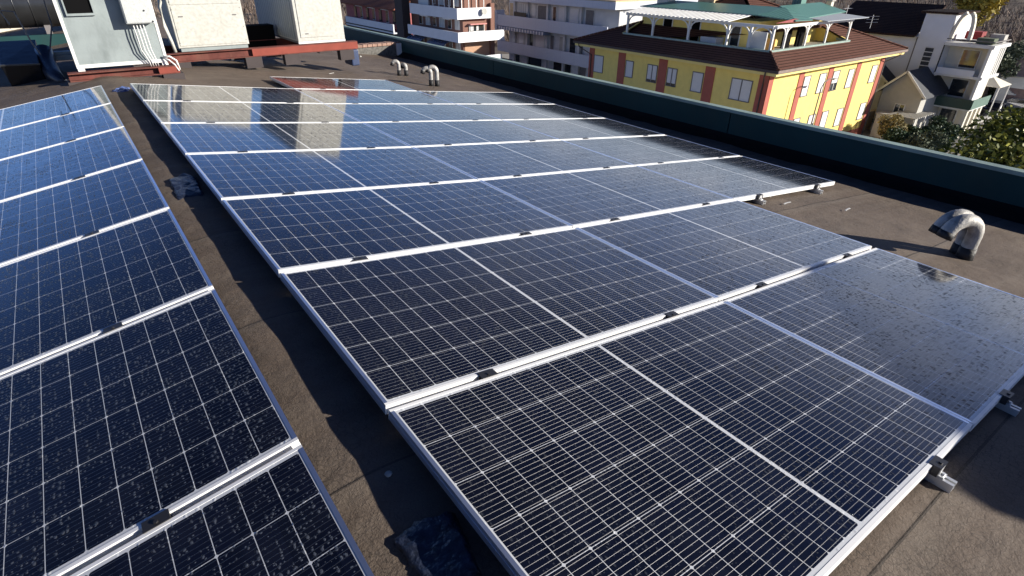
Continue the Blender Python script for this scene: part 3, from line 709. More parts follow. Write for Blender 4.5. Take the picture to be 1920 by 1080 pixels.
def ducts():
    # big round duct crossing behind, its bright lower wall below it
    e = empty('round_duct', (.4, 8.0, .39)); m = M(); L_ = 8.0
    m.tube([(-L_*i/16, 0, 0) for i in range(17)], .41, 48); m.build('duct_shell', MT['duct'], e, smooth=True)
    rb = M()
    for xx in (.9, 1.15, 1.4, 1.6, 2.6, 3.6, 4.6, 5.6, 6.6): rb.tube([(-xx-.008, 0, 0), (-xx+.008, 0, 0)], .416, 48)
    rb.build('seam_ring', MT['duct'], e, smooth=True)
    fs = M()
    for xx in (1.0, 4.0, 7.0): fs.box(-xx-.05, -xx+.05, -.3, .3, -.75, -.36)
    fs.build('saddle', MT['sill'], e)
    tag(e, 'big dark round ventilation duct crossing behind the grey cabinet at the upper left', 'duct')
    a_, b_, c_ = aY(0, 22, 2.3), aY(28, 50, 2.3), aY(88, 112, 2.3)
    s = M(); s.tube([aY(-30, 20, 2.3), a_, aY(18, 46, 2.3)], .008, 6); s.tube([aY(2, 20, 2.3), aY(26, 22, 2.3), aY(42, 50, 2.3), aY(62, 84, 2.3), aY(75, 100, 2.3), aY(90, 118, 2.3)], .009, 6)
    tag(s.build('guy_strap', MT['strap'], None), 'thin grey strap running down in front of the round duct', 'strap')
    s = M(); s.tube([aY(82, 0, 2.4), aY(97, 48, 2.4)], .007, 8); s.tube([aY(97, 48, 2.4), aY(93, 100, 2.4)], .009, 8)
    tag(s.build('hanger_rod', MT['sill'], None), 'dark upright rod in front of the round duct', 'rod')
    e = empty('square_duct', (-1.16, 2.0, -.24))
    m = M(); m.hexa([(.03, .03, 0), (.40, .03, 0), (.40, .85, 0), (.03, .85, 0), (.0, .0, .275), (.385, .0, .26), (.42, .9, .46), (-.02, .9, .46)])
    m.build('duct_body', MT['black_gloss'], e, bevel=.01)
    M().bar((-.01, -.008, .272), (.395, -.008, .257), .012, .02).build('flange', MT['duct'], e)
    tag(e, 'black square duct elbow with a glossy blue reflecting top left of the grey cabinet', 'duct')
    c = M(); pts = [tuple(aY(82, 95, 2.5)), tuple(aY(88, 118, 2.3)), tuple(aY(100, 140, 1.9)), tuple(aY(118, 153, 1.5))]
    c.tube(pts, [.10, .10, .09, .05], 16)
    tag(c.build('flexible_hose', MT['tar'], None, smooth=True), 'crumpled shiny blue black hose sagging to the roof beside the square duct', 'hose')
    b = M(); b.box(-.72, -.36, 2.5, 2.62, -.02, .05); b.box(-.68, -.40, 2.51, 2.61, .0505, .09)
    tag(b.build('pipe_tray', MT['galv'], None, bevel=.006), 'shaded grey tray behind the straps left of the grey cabinet', 'tray')
    g = M(); g.box(-4, .6, 5.6, 5.7, -.7, .04)
    tag(g.build('plant_screen', MT['parapet'], None), 'dark green low screen behind the square duct', 'screen')
    k = M(); k.box(-5, .8, 10.5, 10.7, -1.2, -.12)
    tag(k.build('low_wall', MT['cream'], None), 'sunlit pale low wall seen under the round duct', 'wall')
    d_ = M(); d_.box(1.95, 2.55, 3.3, 3.6, -.12, .22)
    tag(d_.build('plinth_box', MT['black'], None, bevel=.01), 'dark box in shade between the two cream units', 'box')
ducts()

# ------------------------------------------------------------ the town below and behind
ZG = -14.4
def ground():
    m = M(); n = 60
    m.v = [(-900+i*40, -900+j*40, ZG) for j in range(n) for i in range(n)]
    for j in range(n-1):
        for i in range(n-1): m.f.append((j*n+i, j*n+i+1, (j+1)*n+i+1, (j+1)*n+i)); m.mi.append(0)
    tag(m.build('ground', MT['pave'], None), kind='structure')
    st = M(); st.face([(62, -30, ZG+.004), (66, 11.8, ZG+.004), (120, 13.4, ZG+.004), (120, 7, ZG+.004), (70, 5, ZG+.004), (68, -30, ZG+.004)])
    tag(st.build('street', MT['asphalt'], None), kind='structure')
    pv = M(); pv.prism([(66, 12.0, ZG), (66, 12.9, ZG), (120, 14.4, ZG), (120, 13.5, ZG)], (0, 0, .12))
    tag(pv.build('pavement', MT['curb'], None), kind='structure')
ground()
def hill_h(x, y):
    from mathutils import noise
    d_ = math.hypot(x, y); az = math.degrees(math.atan2(x, y))
    s = max(0, (d_-118-14*nz1(x, y, .01))/420)
    wgt = .10+.90*min(1, max(0, (az-33)/30))
    return ZG+.02+36*wgt*min(1.25, s**.9)+4*s*nz1(x, y, .03, 3)*3
def hill():
    m = M(); na, nr = 120, 50
    for i in range(nr+1):
        d_ = 112+(760-112)*(i/nr)**1.4
        for j in range(na+1):
            a = R_(-40+170*j/na); x, y = d_*math.sin(a), d_*math.cos(a); m.v.append((x, y, hill_h(x, y)))
    for i in range(nr):
        for j in range(na): k = i*(na+1)+j; m.f.append((k, k+1, k+na+2, k+na+1)); m.mi.append(0)
    tag(m.build('hills', MT['hill'], None, smooth=True), kind='structure')
hill()
def wood():
    rr = random.Random(5); m = M()
    def tuft(x, y, z, s, n):
        for _ in range(n):
            a = rr.uniform(0, 6.28); l = rr.uniform(.5, 1)*s; e = rr.uniform(.1, 1.4)
            b = Vector((x+rr.uniform(-.35, .35)*s, y+rr.uniform(-.35, .35)*s, z+rr.uniform(0, .4)*s)); q = b+Vector((math.cos(a)*math.cos(e), math.sin(a)*math.cos(e), math.sin(e)))*l
            sdv = Vector((-math.sin(a), math.cos(a), 0))*s*.028
            m.face([b-sdv, b+sdv, q])
    for _ in range(9500):
        d_ = 122+rr.random()**1.5*210; az = rr.uniform(33, 88); a = R_(az); x, y = d_*math.sin(a), d_*math.cos(a)
        tuft(x, y, hill_h(x, y)-.3, rr.uniform(1.0, 3.4), 8)
    for _ in range(900):
        d_ = 130+rr.random()*120; a = R_(rr.uniform(-5, 33)); x, y = d_*math.sin(a), d_*math.cos(a)
        tuft(x, y, hill_h(x, y)-.3, rr.uniform(2.5, 5.5), 9)
    tag(m.build('bare_woods', MT['twig'], None), 'bare brown winter woods covering the slope behind the houses', 'woods', kind='stuff')
wood()

def shutter_win(parent, axis, pl, a0, a1, z0, z1, kind='shutter', part=1.0, proud=.03):
    """a window on a wall plane; axis 'x': wall faces -X, 'y': wall faces -Y"""
    def bx(mm, u0, u1, w0, w1, d0, d1):
        lo, hi = min(u0, u1), max(u0, u1)
        if axis == 'x': mm.box(pl-d1, pl-d0, lo, hi, w0, w1)
        else: mm.box(lo, hi, pl-d1, pl-d0, w0, w1)
    a0, a1 = min(a0, a1), max(a0, a1); fw = .07
    f_ = M(); bx(f_, a0, a1, z1-fw, z1, .002, proud+.03); bx(f_, a0, a0+fw, z0, z1-fw, .002, proud+.03); bx(f_, a1-fw, a1, z0, z1-fw, .002, proud+.03); bx(f_, a0, a1, z0-.02, z0+.03, .002, proud+.10)
    fo = f_.build('window', MT['sill'] if kind != 'white' else MT['frame_w'], parent)
    zc = z1-fw-(z1-fw-z0-.03)*part
    if part < 1:
        g_ = M(); bx(g_, a0+fw, a1-fw, z0+.03, zc, .002, .012); g_.build('pane', MT['glass'], fo)
        b_ = M(); c_ = (a0+a1)/2; bx(b_, c_-.03, c_+.03, z0+.03, zc, .0125, .03); b_.build('mullion', MT['frame_w'], fo)
    if part > 0:
        s_ = M(); bx(s_, a0+fw, a1-fw, zc, z1-fw, .002, .03); s_.build('shutter', MT['shutter'], fo)
    if kind == 'double':
        b_ = M(); c_ = (a0+a1)/2; bx(b_, c_-.05, c_+.05, z0+.03, z1-fw, .0305, .05); b_.build('mullion', MT['sill'], fo)
    return fo
def yellow_house():
    e = empty('yellow_apartment_house', (44.4, 17.9, ZG)); g = -ZG
    def L(p): return (p[0]-44.4, p[1]-17.9, p[2]-ZG)
    X0, Y0, X1, Y1 = 44.4, 17.9, 64.7, 38.7; ZE = -6.30
    def B(name, mt_, x0, x1, y0, y1, z0, z1, parent=e): return M().box(x0-44.4, x1-44.4, y0-17.9, y1-17.9, z0-ZG, z1-ZG).build(name, mt_, parent)
    B('wall', MT['yellow'], X0, X1, Y0, Y1, ZG, ZE)
    B('plinth', MT['redpil'], X0-.04, X1+.04, Y0-.04, Y1+.04, ZG, ZG+.9)
    EX0, EY0, EX1, EY1 = 43.15, 16.65, 66.0, 40.0
    cn_ = M(); cn_.box(EX0+.1-44.4, EX1-.1-44.4, EY0+.1-17.9, EY1-.1-17.9, ZE-ZG-.06, ZE-ZG+.22); cn_.build('cornice', MT['ycornice'], e)
    # red pilasters
    pl = MT['redpil']
    for a, b in ((38.0, 38.74), (33.55, 34.5), (28.25, 29.25), (23.0, 24.0), (17.86, 18.75)): B('pilaster', pl, X0-.06, X0-.001, a, b, ZG+.9, ZE-.061)
    for a, b in ((44.34, 45.0), (49.0, 49.75), (53.95, 54.75), (59.2, 60.0), (64.0, 64.74)): B('pilaster', pl, a, b, Y0-.06, Y0-.001, ZG+.9, ZE-.061)
    # windows: left (shaded) face
    k = e
    def W(axis, a0, a1, z0, z1, kind='shutter', part=1.0):
        off = 17.9 if axis == 'x' else 44.4
        return shutter_win(e, axis, 0, a0-off, a1-off, z0-ZG, z1-ZG, kind, part)
    for dz in (0, -3.55):
        W('x', 36.6, 38.0, -8.83+dz, -7.15+dz); W('x', 32.4, 33.45, -8.72+dz, -7.17+dz)
        W('x', 29.35, 30.6, -8.76+dz, -7.18+dz, 'double', .86); W('x', 27.0, 28.15, -8.78+dz, -7.18+dz, 'double', .84)
        W('x', 24.1, 25.3, -8.84+dz, -7.15+dz); W('x', 19.25, 21.25, -8.85+dz, -7.12+dz, 'double')
    for dz, pt in ((0, 1), (-3.6, 1)):
        W('y', 49.9, 51.0, -8.80+dz, -7.08+dz); W('y', 52.5, 53.7, -8.80+dz, -7.1+dz, 'shutter', 1 if dz == 0 else .5); W('y', 54.9, 56.1, -8.85+dz, -7.1+dz, 'shutter', .62 if dz == 0 else 1)
        W('y', 57.8, 58.95, -8.9+dz, -7.2+dz); W('y', 62.5, 63.7, -8.9+dz, -7.25+dz)
    # roof: lower skirts in front of the terrace, full slopes beyond it
    zt = -5.85; sl = .385
    def zr(dx): return zt+sl*dx
    T0, T1 = 2.35, 2.35
    mL = M(); th = Vector((0, 0, -.16))
    def slab(pts): mL.prism([L(p) for p in pts], th)
    TYl, TXr = 35.2, 58.6
    slab([(EX0, EY0, zt), (EX0, TYl, zt), (EX0+T0, TYl, zr(T0)), (EX0+T0, EY0+T0, zr(T0))])
    slab([(EX0, EY0, zt), (EX0+T0, EY0+T0, zr(T0)), (TXr, EY0+T0, zr(T0)), (TXr, EY0, zt)])
    hy = (EY1-EY0)/2; hx = (EX1-EX0)/2; hh = min(hx, hy)
    slab([(EX0, TYl, zt), (EX0, EY1, zt), (EX0+hh, EY1-hh, zr(hh)), (EX0+5.2, EY0+5.2+.0, zr(5.2)), (EX0+5.2, TYl, zr(5.2))])
    slab([(TXr, EY0, zt), (EX1, EY0, zt), (EX1-hh, EY0+hh, zr(hh)), (EX0+hh, EY0+hh, zr(hh)), (EX0+5.2, EY0+5.2, zr(5.2)), (TXr, EY0+5.2, zr(5.2))])
    slab([(EX1, EY0, zt), (EX1, EY1, zt), (EX1-hh, EY1-hh, zr(hh)), (EX1-hh, EY0+hh, zr(hh))])
    slab([(EX1, EY1, zt), (EX0, EY1, zt), (EX0+hh, EY1-hh, zr(hh)), (EX1-hh, EY1-hh, zr(hh))])
    ro = mL.build('roof', MT['rooftile'], e)
    # ridge caps, hip tiles
    for a, b in (((EX0, EY0, zt), (EX0+T0, EY0+T0, zr(T0))), ((EX1, EY0, zt), (EX1-hh, EY0+hh, zr(hh))), ((EX0, EY1, zt), (EX0+hh, EY1-hh, zr(hh)))):
        hc = M(); a, b = Vector(L(a)), Vector(L(b)); n = int((b-a).length/.42)
        for i in range(n): hc.tube([a.lerp(b, i/n)+Vector((0, 0, .02)), a.lerp(b, (i+.92)/n)+Vector((0, 0, .05))], [.13, .10], 8)
        hc.build('hip_tiles', MT['rooftile'], ro)
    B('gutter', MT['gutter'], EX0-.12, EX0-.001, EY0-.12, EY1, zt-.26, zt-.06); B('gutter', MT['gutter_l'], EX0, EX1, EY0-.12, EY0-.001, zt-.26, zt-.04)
    dp = M(); p0 = Vector(L((EX0, 39.2, zt-.26))); 
    dp.tube([p0, p0+Vector((0, 0, -.25)), Vector(L((X0-.12, 38.4, ZE-.9))), Vector(L((X0-.12, 38.4, ZG)))], .06, 8); dp.build('downpipe', MT['gutter'], e)
    dp = M(); p0 = Vector(L((EX0+.5, EY0, zt-.26)))
    p0 = Vector(L((EX0, EY0+1.0, zt-.26))); dp.tube([p0, p0+Vector((0, 0, -.3)), Vector(L((X0-.12, 18.3, ZE-.9))), Vector(L((X0-.12, 18.3, ZG)))], .06, 8); dp.build('downpipe', MT['gutter'], e)
    dp = M(); dp.tube([L((64.9, EY0, zt-.26)), L((64.9, EY0, zt-.5)), L((64.8, Y0-.1, ZE-.8)), L((64.8, Y0-.1, ZG))], .05, 8); dp.build('downpipe', MT['sill'], e)
    # terrace: floor, pale kerb rail, walls behind
    zf = zr(T0)-.25
    B('terrace_floor', MT['pave'], EX0+T0-.0, TXr, EY0+T0, TYl, zf-.3, zf)
    kb = M(); x_, y_ = EX0+T0, EY0+T0; zk = zr(T0)
    for p_, q_ in (((x_, y_, zk), (x_, TYl, zk)), ((x_, y_, zk), (TXr, y_, zk)), ((TXr, y_, zk), (TXr, y_+1.2, zk+.1))): kb.bar(L(p_), L(q_), .22, .20)
    kb.build('terrace_kerb', MT['coping'], e)
    wx, wy = EX0+4.9, EY0+5.3
    tw = B('terrace_wall', MT['yellow'], wx, wx+9, wy, TYl, zf, -3.05)
    B('terrace_wall', MT['yellow'], wx+9, TXr+2, wy+.4, wy+6, zf, -3.05)
    # cheek walls
    ck = M(); ck.prism([L((EX0+T0, TYl, zk-.2)), L((wx, TYl, zf)), L((wx, TYl, zr(4.9)+.05)), L((EX0+T0, TYl, zk+.05))], (0, .2, 0))
    ck.build('cheek_wall', MT['yellow'], e)
    ck = M(); ck.prism([L((TXr, y_, zk-.2)), L((TXr, wy+.4, zf)), L((TXr, wy+.4, zr(5.2)+.05)), L((TXr, y_, zk+.05))], (.2, 0, 0))
    ck.build('cheek_wall', MT['yellow'], e)
    # doors and windows in the terrace walls
    for a0, a1, z1_, mt_ in ((31.2, 32.4, -3.3, 'black'), (27.9, 29.0, -3.3, 'black'), (23.6, 24.6, -3.5, 'glass')):
        d_ = M(); d_.box(wx-.06-44.4, wx-.002-44.4, a0-17.9, a1-17.9, zf-ZG, z1_-ZG); fo = d_.build('door', MT['frame_w'], e)
        M().box(wx-.075-44.4, wx-.0605-44.4, a0+.1-17.9, a1-.1-17.9, zf+.05-ZG, z1_-.1-ZG).build('pane', MT[mt_], fo)
    B('pale_door', MT['pale_wall'], wx-.05, wx-.002, 32.6, 33.6, zf, -4.2)
    B('pale_door', MT['pale_wall'], wx-1.2, wx-.05, 25.2, 26.9, zf, -4.55)
    cbx = B('white_cabinet', MT['pale_wall'], wx-2.0, wx-1.9, 19.9, 21.6, zf, -3.6)
    for a0, a1 in ((50.3, 51.4), (52.5, 53.6)):
        B('dark_cloth', MT['black'], a0, a1, wy-1.2, wy-1.0, zf, -3.5)
    B('orange_blind', mat('orange_awning', (.62, .34, .10), .8), 47.3, 47.36, y_+.8, y_+2.6, zf, -4.2)
    # pergola posts with curved braces, plates and white rafters
    zp = -3.25; px_ = EX0+T0+.15; py_ = EY0+T0+.15
    ps = MT['white']
    LY = [TYl-.3, 31.6, 27.4, 23.3, py_+2.0, py_]; LX = [px_+1.9, px_+5.2, px_+8.6, TXr-.3]
    for yy in LY:
        q = M(); q.bar(L((px_, yy, zk)), L((px_, yy, zp)), .17); o_ = q.build('post', ps, e)
        br = M()
        for s in (-1, 1):
            if (yy == LY[0] and s > 0) or (yy == py_ and s < 0): continue
            pts = [Vector(L((px_, yy+s*.1, zp-.75)))+Vector((0, s*.75*(1-math.cos(t_*math.pi/2)), .75*math.sin(t_*math.pi/2))) for t_ in (0, .25, .5, .75, 1)]
            for a, b in zip(pts[:-1], pts[1:]): br.bar(a, b, .09)
        br.build('brace', ps, o_)
    for xx in LX:
        q = M(); q.bar(L((xx, py_, zk)), L((xx, py_, zp)), .15); o_ = q.build('post', ps, e)
        br = M()
        for s in (-1, 1):
            if xx == LX[-1] and s > 0: continue
            pts = [Vector(L((xx+s*.1, py_, zp-.6)))+Vector((s*.6*(1-math.cos(t_*math.pi/2)), 0, .6*math.sin(t_*math.pi/2))) for t_ in (0, .25, .5, .75, 1)]
            for a, b in zip(pts[:-1], pts[1:]): br.bar(a, b, .08)
        br.build('brace', ps, o_)
    pb = M(); pb.bar(L((px_, py_-.3, zp+.1)), L((px_, TYl, zp+.1)), .16, .22); pb.bar(L((px_-.3, py_, zp+.11)), L((TXr, py_, zp+.11)), .16, .22); pb.build('pergola_plate', ps, e)
    sheet = M(); yy = 19.2
    n = 40
    for i in range(26):
        y0 = 23.0+i*.47; sheet.prism([L((px_-.7, y0, zp+.24)), L((px_-.7, y0+.30, zp+.24)), L((wx+.3, y0+.30, zp+.60)), L((wx+.3, y0, zp+.60))], (0, 0, .07))
    sheet.build('pergola_slats', ps, e)
    sh = M(); sh.prism([L((52.5, py_-.7, zp+.25)), L((TXr+1.4, py_-.7, zp+.25)), L((TXr+1.4, wy+.8, zp+.55)), L((52.5, wy+.8, zp+.55))], (0, 0, .05))
    x = 52.5
    sh.build('patio_cover', stripe_mat('ribbed_translucent_sheet', (.42, .45, .48), (.33, .36, .40), .3, (1, 0, 0), .5), e)
    # green metal roofs over the terrace rooms
    gr = M(); z0, z1 = zp+.62, -2.15
    gr.prism([L((wx+.1, 22.5, z0)), L((wx+.1, TYl+.6, z0)), L((wx+3.6, TYl-1.2, z1)), L((wx+3.6, 22.0, z1))], (0, 0, .08))
    gr.build('green_roof', MT['greenroof'], e)
    gr = M(); gr.prism([L((wx+.1, 22.5, z0)), L((wx+3.6, 22.0, z1)), L((52.2, 19.6, z0-.35)), L((49.4, 19.6, z0-.30))], (0, 0, .08)); gr.build('green_roof', MT['greenroof'], e)
    gr = M(); gr.prism([L((50.6, 19.9, z0-.25)), L((51.6, 22.6, z1+.1)), L((60.5, 23.6, z1+.1)), L((61.2, 21.2, z0-.1))], (0, 0, .08)); gr.build('green_roof', MT['greenroof2'], e)
    mb = M(); mb.prism([L((46.6, 19.7, zp+.3)), L((52.4, 19.7, zp+.2)), L((49.6, 19.8, z0-.1))], (0, .06, 0)); mb.build('maroon_gable', MT['maroon'], e)
    # chimneys
    def chim(x, y, z0_, z1_, wdt, mt_):
        c = B('chimney', mt_, x, x+wdt, y, y+wdt, z0_, z1_); M().box(x-.1-44.4, x+wdt+.1-44.4, y-.1-17.9, y+wdt+.1-17.9, z1_-ZG, z1_+.12-ZG).build('cap', MT['shed'], c)
    chim(52.6, 30.2, -3.0, .6, 1.9, MT['tan']); chim(50.6, 34.4, -3.2, .2, 1.3, MT['cream']); chim(58.2, 24.3, -3.4, .1, .9, MT['greenroof'])
    chim(61.5, 23.0, -3.6, -1.9, .5, MT['cream'])
    tag(e, 'yellow apartment house with red pilasters, tiled roof and white pergola roof terrace', 'apartment house')
    # antenna
    an = M(); b = Vector((66.2, 23.5, -4.0)); an.tube([b, b+Vector((0, 0, 1.6))], .03, 6); an.bar(b+Vector((-.6, 0, 1.3)), b+Vector((.7, .2, 1.3)), .03)
    for i in range(5): an.bar(b+Vector((-.5+i*.28, -.25, 1.3)), b+Vector((-.5+i*.28, .3, 1.3)), .02)
    tag(an.build('tv_antenna', MT['frame_w'], None), 'thin white television antenna at the right of the yellow house roof', 'antenna')
    # street lamp in front of the sunlit face
    s = M(); q = Vector((49.8, 16.2, ZG)); s.tube([q, q+Vector((0, 0, 6.6)), q+Vector((.3, 0, 7.05)), q+Vector((1.0, 0, 7.25)), q+Vector((1.9, 0, 7.2))], [.07, .05, .045, .04, .04], 8)
    lm = empty('street_lamp', (0, 0, 0)); s.build('pole', MT['sill'], lm); M().box(51.5, 52.1, 16.1, 16.3, ZG+7.1, ZG+7.22).build('lamp_head', MT['shed'], lm)
    tag(lm, 'slim curved street lamp in front of the sunlit yellow wall', 'street lamp')
yellow_house()

def brick_block():
    e = empty('brick_balcony_block', (41.57, 59.45, -12.53)); e.scale = (.88, .88, .88); O = Vector((47.3, 68.6, ZG))
    def B(name, mt_, x0, x1, y0, y1, z0, z1, parent=e): return M().box(x0-O.x, x1-O.x, y0-O.y, y1-O.y, z0-O.z, z1-O.z).build(name, mt_, parent)
    B('wall', MT['brickwall'], 47.3, 52.4, 68.6, 84.5, ZG-2.2, -1.0)
    B('end_wall', MT['tanbrick'], 47.5, 52.2, 68.53, 68.597, ZG, -8.9)
    B('column', MT['brickwall'], 51.9, 52.6, 68.1, 68.5, ZG, -4.0)
    for i, (x0, x1, y0, y1, z0, z1) in enumerate(((45.9, 51.8, 67.8, 82.2, -5.95, -4.5), (45.2, 53.2, 66.6, 82, -8.85, -7.5), (45.4, 53.0, 66.8, 82, -12.2, -10.9))):
        t_ = .14
        f_ = M(); f_.box(x0-O.x, x0+t_-O.x, y0+t_-O.y, y1-O.y, z0-O.z, z1-O.z); f_.box(x0-O.x, x1-O.x, y0-O.y, y0+t_-O.y, z0-O.z, z1-O.z); f_.box(x0+t_-O.x, x1-.002-O.x, y0+t_-O.y, y1-O.y, z0+.002-O.z, z0+.2-O.z)
        f_.build('balcony', MT['balc'], e)
    B('balcony_fin', MT['balc'], 53.2, 53.3, 66.6, 68.3, -8.9, -7.7)
    for lev, (z0, z1) in enumerate(((-7.5, -5.95), (-4.4, -2.6), (-10.8, -8.9))):
        y = 69.4
        for k, wd in enumerate((1.3, 1.0, 1.6, .9, 1.4, 1.1)):
            o_ = M(); o_.box(47.22-O.x, 47.296-O.x, y-O.y, y+wd-O.y, z0-O.z, z1-.25-O.z); fo = o_.build('window', MT['frame_w'], e)
            M().box(47.19-O.x, 47.218-O.x, y+.08-O.y, y+wd-.08-O.y, z0+.05-O.z, z1-.33-O.z).build('pane', MT['glass'] if k % 2 else MT['curtain'], fo)
            if k in (1, 4): B('blind_box', MT['balc'], 46.6, 47.2, y-.4, y+wd+.5, z1-.28, z1-.1)
            y += wd+1.0
    shutter_win(e, 'y', -.07, 48.3-O.x, 51.0-O.x, -7.9-O.z+.2, -6.75-O.z, 'white', 0)
    B('awning', MT['awn_pink'], 48.2, 51.1, 67.9, 68.5, -6.75, -6.6)
    B('curtain', MT['curtain'], 48.5, 49.1, 68.50, 68.525, -7.6, -6.8); B('curtain', MT['curtain'], 49.6, 50.0, 68.50, 68.525, -7.6, -6.8)
    # upper terrace walls and glazing
    B('penthouse', MT['balc'], 48.6, 53.5, 72, 81, -4.5, -.5); B('penthouse_frame', MT['white'], 47.0, 47.2, 78.0, 81.2, -4.6, -.8)
    for y in (69.0, 70.3, 71.6, 73.2, 75.0): B('terrace_post', MT['frame_w'], 46.1, 46.2, y, y+.1, -4.5, -1.2)
    for x in (46.8, 48.0, 49.3, 50.6): B('terrace_post', MT['frame_w'], x, x+.1, 68.0, 68.1, -4.5, -1.2)
    for y in (69.5, 72.5, 76): B('dark_glazing', MT['glass'], 48.5, 48.595, y, y+1.4, -4.4, -2.2)
    d_ = M(); c = Vector((50.3, 67.5, -5.05))-O; d_.tube([c, c+Vector((0, -.12, .05)), c+Vector((0, -.17, .06))], [.12, .42, .46], 16); d_.tube([c+Vector((0, .3, 0)), c], .04, 6)
    d_.build('satellite_dish', MT['dish'], e)
    # curved glass canopies below the lower balcony
    for (y0, y1) in ((70.2, 75.3), (77.2, 82.0)):
        cnp = M(); prev = None
        for k in range(6):
            t_ = k/5; p_ = (46.6-2.1*math.sin(t_*1.3), -9.0-1.1*(1-math.cos(t_*1.3)))
            if prev: cnp.prism([(prev[0]-O.x, y0-O.y, prev[1]-O.z), (prev[0]-O.x, y1-O.y, prev[1]-O.z), (p_[0]-O.x, y1-O.y, p_[1]-O.z), (p_[0]-O.x, y0-O.y, p_[1]-O.z)], (0, 0, -.04))
            prev = p_
        cnp.build('glass_canopy', MT['canopy'], e)
    tag(e, 'brown brick block with wide white balconies and blue glass canopies', 'apartment block')
brick_block()
def blue_block():
    e = empty('pale_balcony_block', (56.48, 46.96, -15.96)); e.scale = (1.1, 1.1, 1.1); O = Vector((51.3, 42, ZG))
    def B(name, mt_, x0, x1, y0, y1, z0, z1, parent=e): return M().box(x0-O.x, x1-O.x, y0-O.y, y1-O.y, z0-O.z, z1-O.z).build(name, mt_, parent)
    B('wall', MT['pale_wall'], 51.3, 64, 41.5, 62.6, ZG, -3.2)
    B('roof_cornice', MT['balc_blue'], 50.0, 65, 41, 60.6, -3.3, -2.55); B('flat_roof', MT['tan'], 50.3, 64.7, 41.3, 60.4, -2.548, -2.4)
    for z0, z1 in ((-6.5, -5.1), (-9.85, -8.45), (-13.2, -11.9)):
        q = M(); q.box(50.0-O.x, 50.14-O.x, 42-O.y, 63.7-O.y, z0-O.z, z1-O.z); q.box(50.14-O.x, 51.299-O.x, 42-O.y, 63.7-O.y, z0-O.z, z0+.18-O.z); q.box(50.142-O.x, 51.299-O.x, 63.56-O.y, 63.7-O.y, z0+.182-O.z, z1-O.z)
        q.build('balcony', MT['balc_blue'], e)
    B('awning', MT['awn'], 49.7, 50.9, 53.0, 63.0, -6.95, -6.55)
    # windows, doors, party walls
    for z0, spec in ((-5.3, ((61.2, 62.4, 'tan'), (58.3, 60.4, 'w'), (56.6, 57.4, 's'), (54.2, 56.2, 'g'), (52.4, 53.1, 'v'), (50.7, 51.9, 's'), (48.2, 49.8, 's'), (45.5, 47, 'g'))),
                     (-8.65, ((61.0, 61.7, 's'), (59.0, 60.2, 's'), (57.0, 57.8, 'v'), (54.6, 56.4, 's'), (52.6, 53.4, 'g'), (50.4, 51.6, 'tri'), (48.4, 49.6, 'v'), (47.0, 47.9, 'g'), (45, 46, 's'))),
                     (-12.05, ((59.9, 61.6, 'v'), (55.0, 58.6, 'v'), (49.0, 52.6, 'v'), (46.2, 48.0, 'g')))):
        for a0, a1, k in spec:
            h_ = 1.75 if z0 > -12 else 2.0
            fo = B('window', MT['frame_w'], 51.22, 51.297, a0, a1, z0-.2, z0+h_)
            mt_ = {'tan': MT['tan'], 'w': MT['curtain'], 's': MT['shutter'], 'g': MT['sill'], 'v': MT['glass'], 'tri': MT['shed']}[k]
            M().box(51.19-O.x, 51.218-O.x, a0+.08-O.y, a1-.08-O.y, z0-.1-O.z, z0+h_-.1-O.z).build('pane', mt_, fo)
    for y in (47.4, 50.2, 53.7, 57.9, 60.8): B('pier', MT['pale_wall'], 50.9, 51.298, y, y+.35, ZG, -3.32)
    B('bay_corner', MT['balc_blue'], 49.9, 51.29, 63.75, 64.1, -8.4, -4.6); B('railing', MT['glass'], 50.3, 50.36, 57.5, 60.2, -5.1, -4.6)
    tag(e, 'pale blue shaded block with three long bands of balconies left of the yellow house', 'apartment block')
    b = M(); b.box(48.0, 49.6, 59.5, 62.8, ZG, -10.6); tag(b.build('garden_shed', MT['darkwall'], None), 'dark low hut at the foot of the pale balcony block', 'hut')
blue_block()
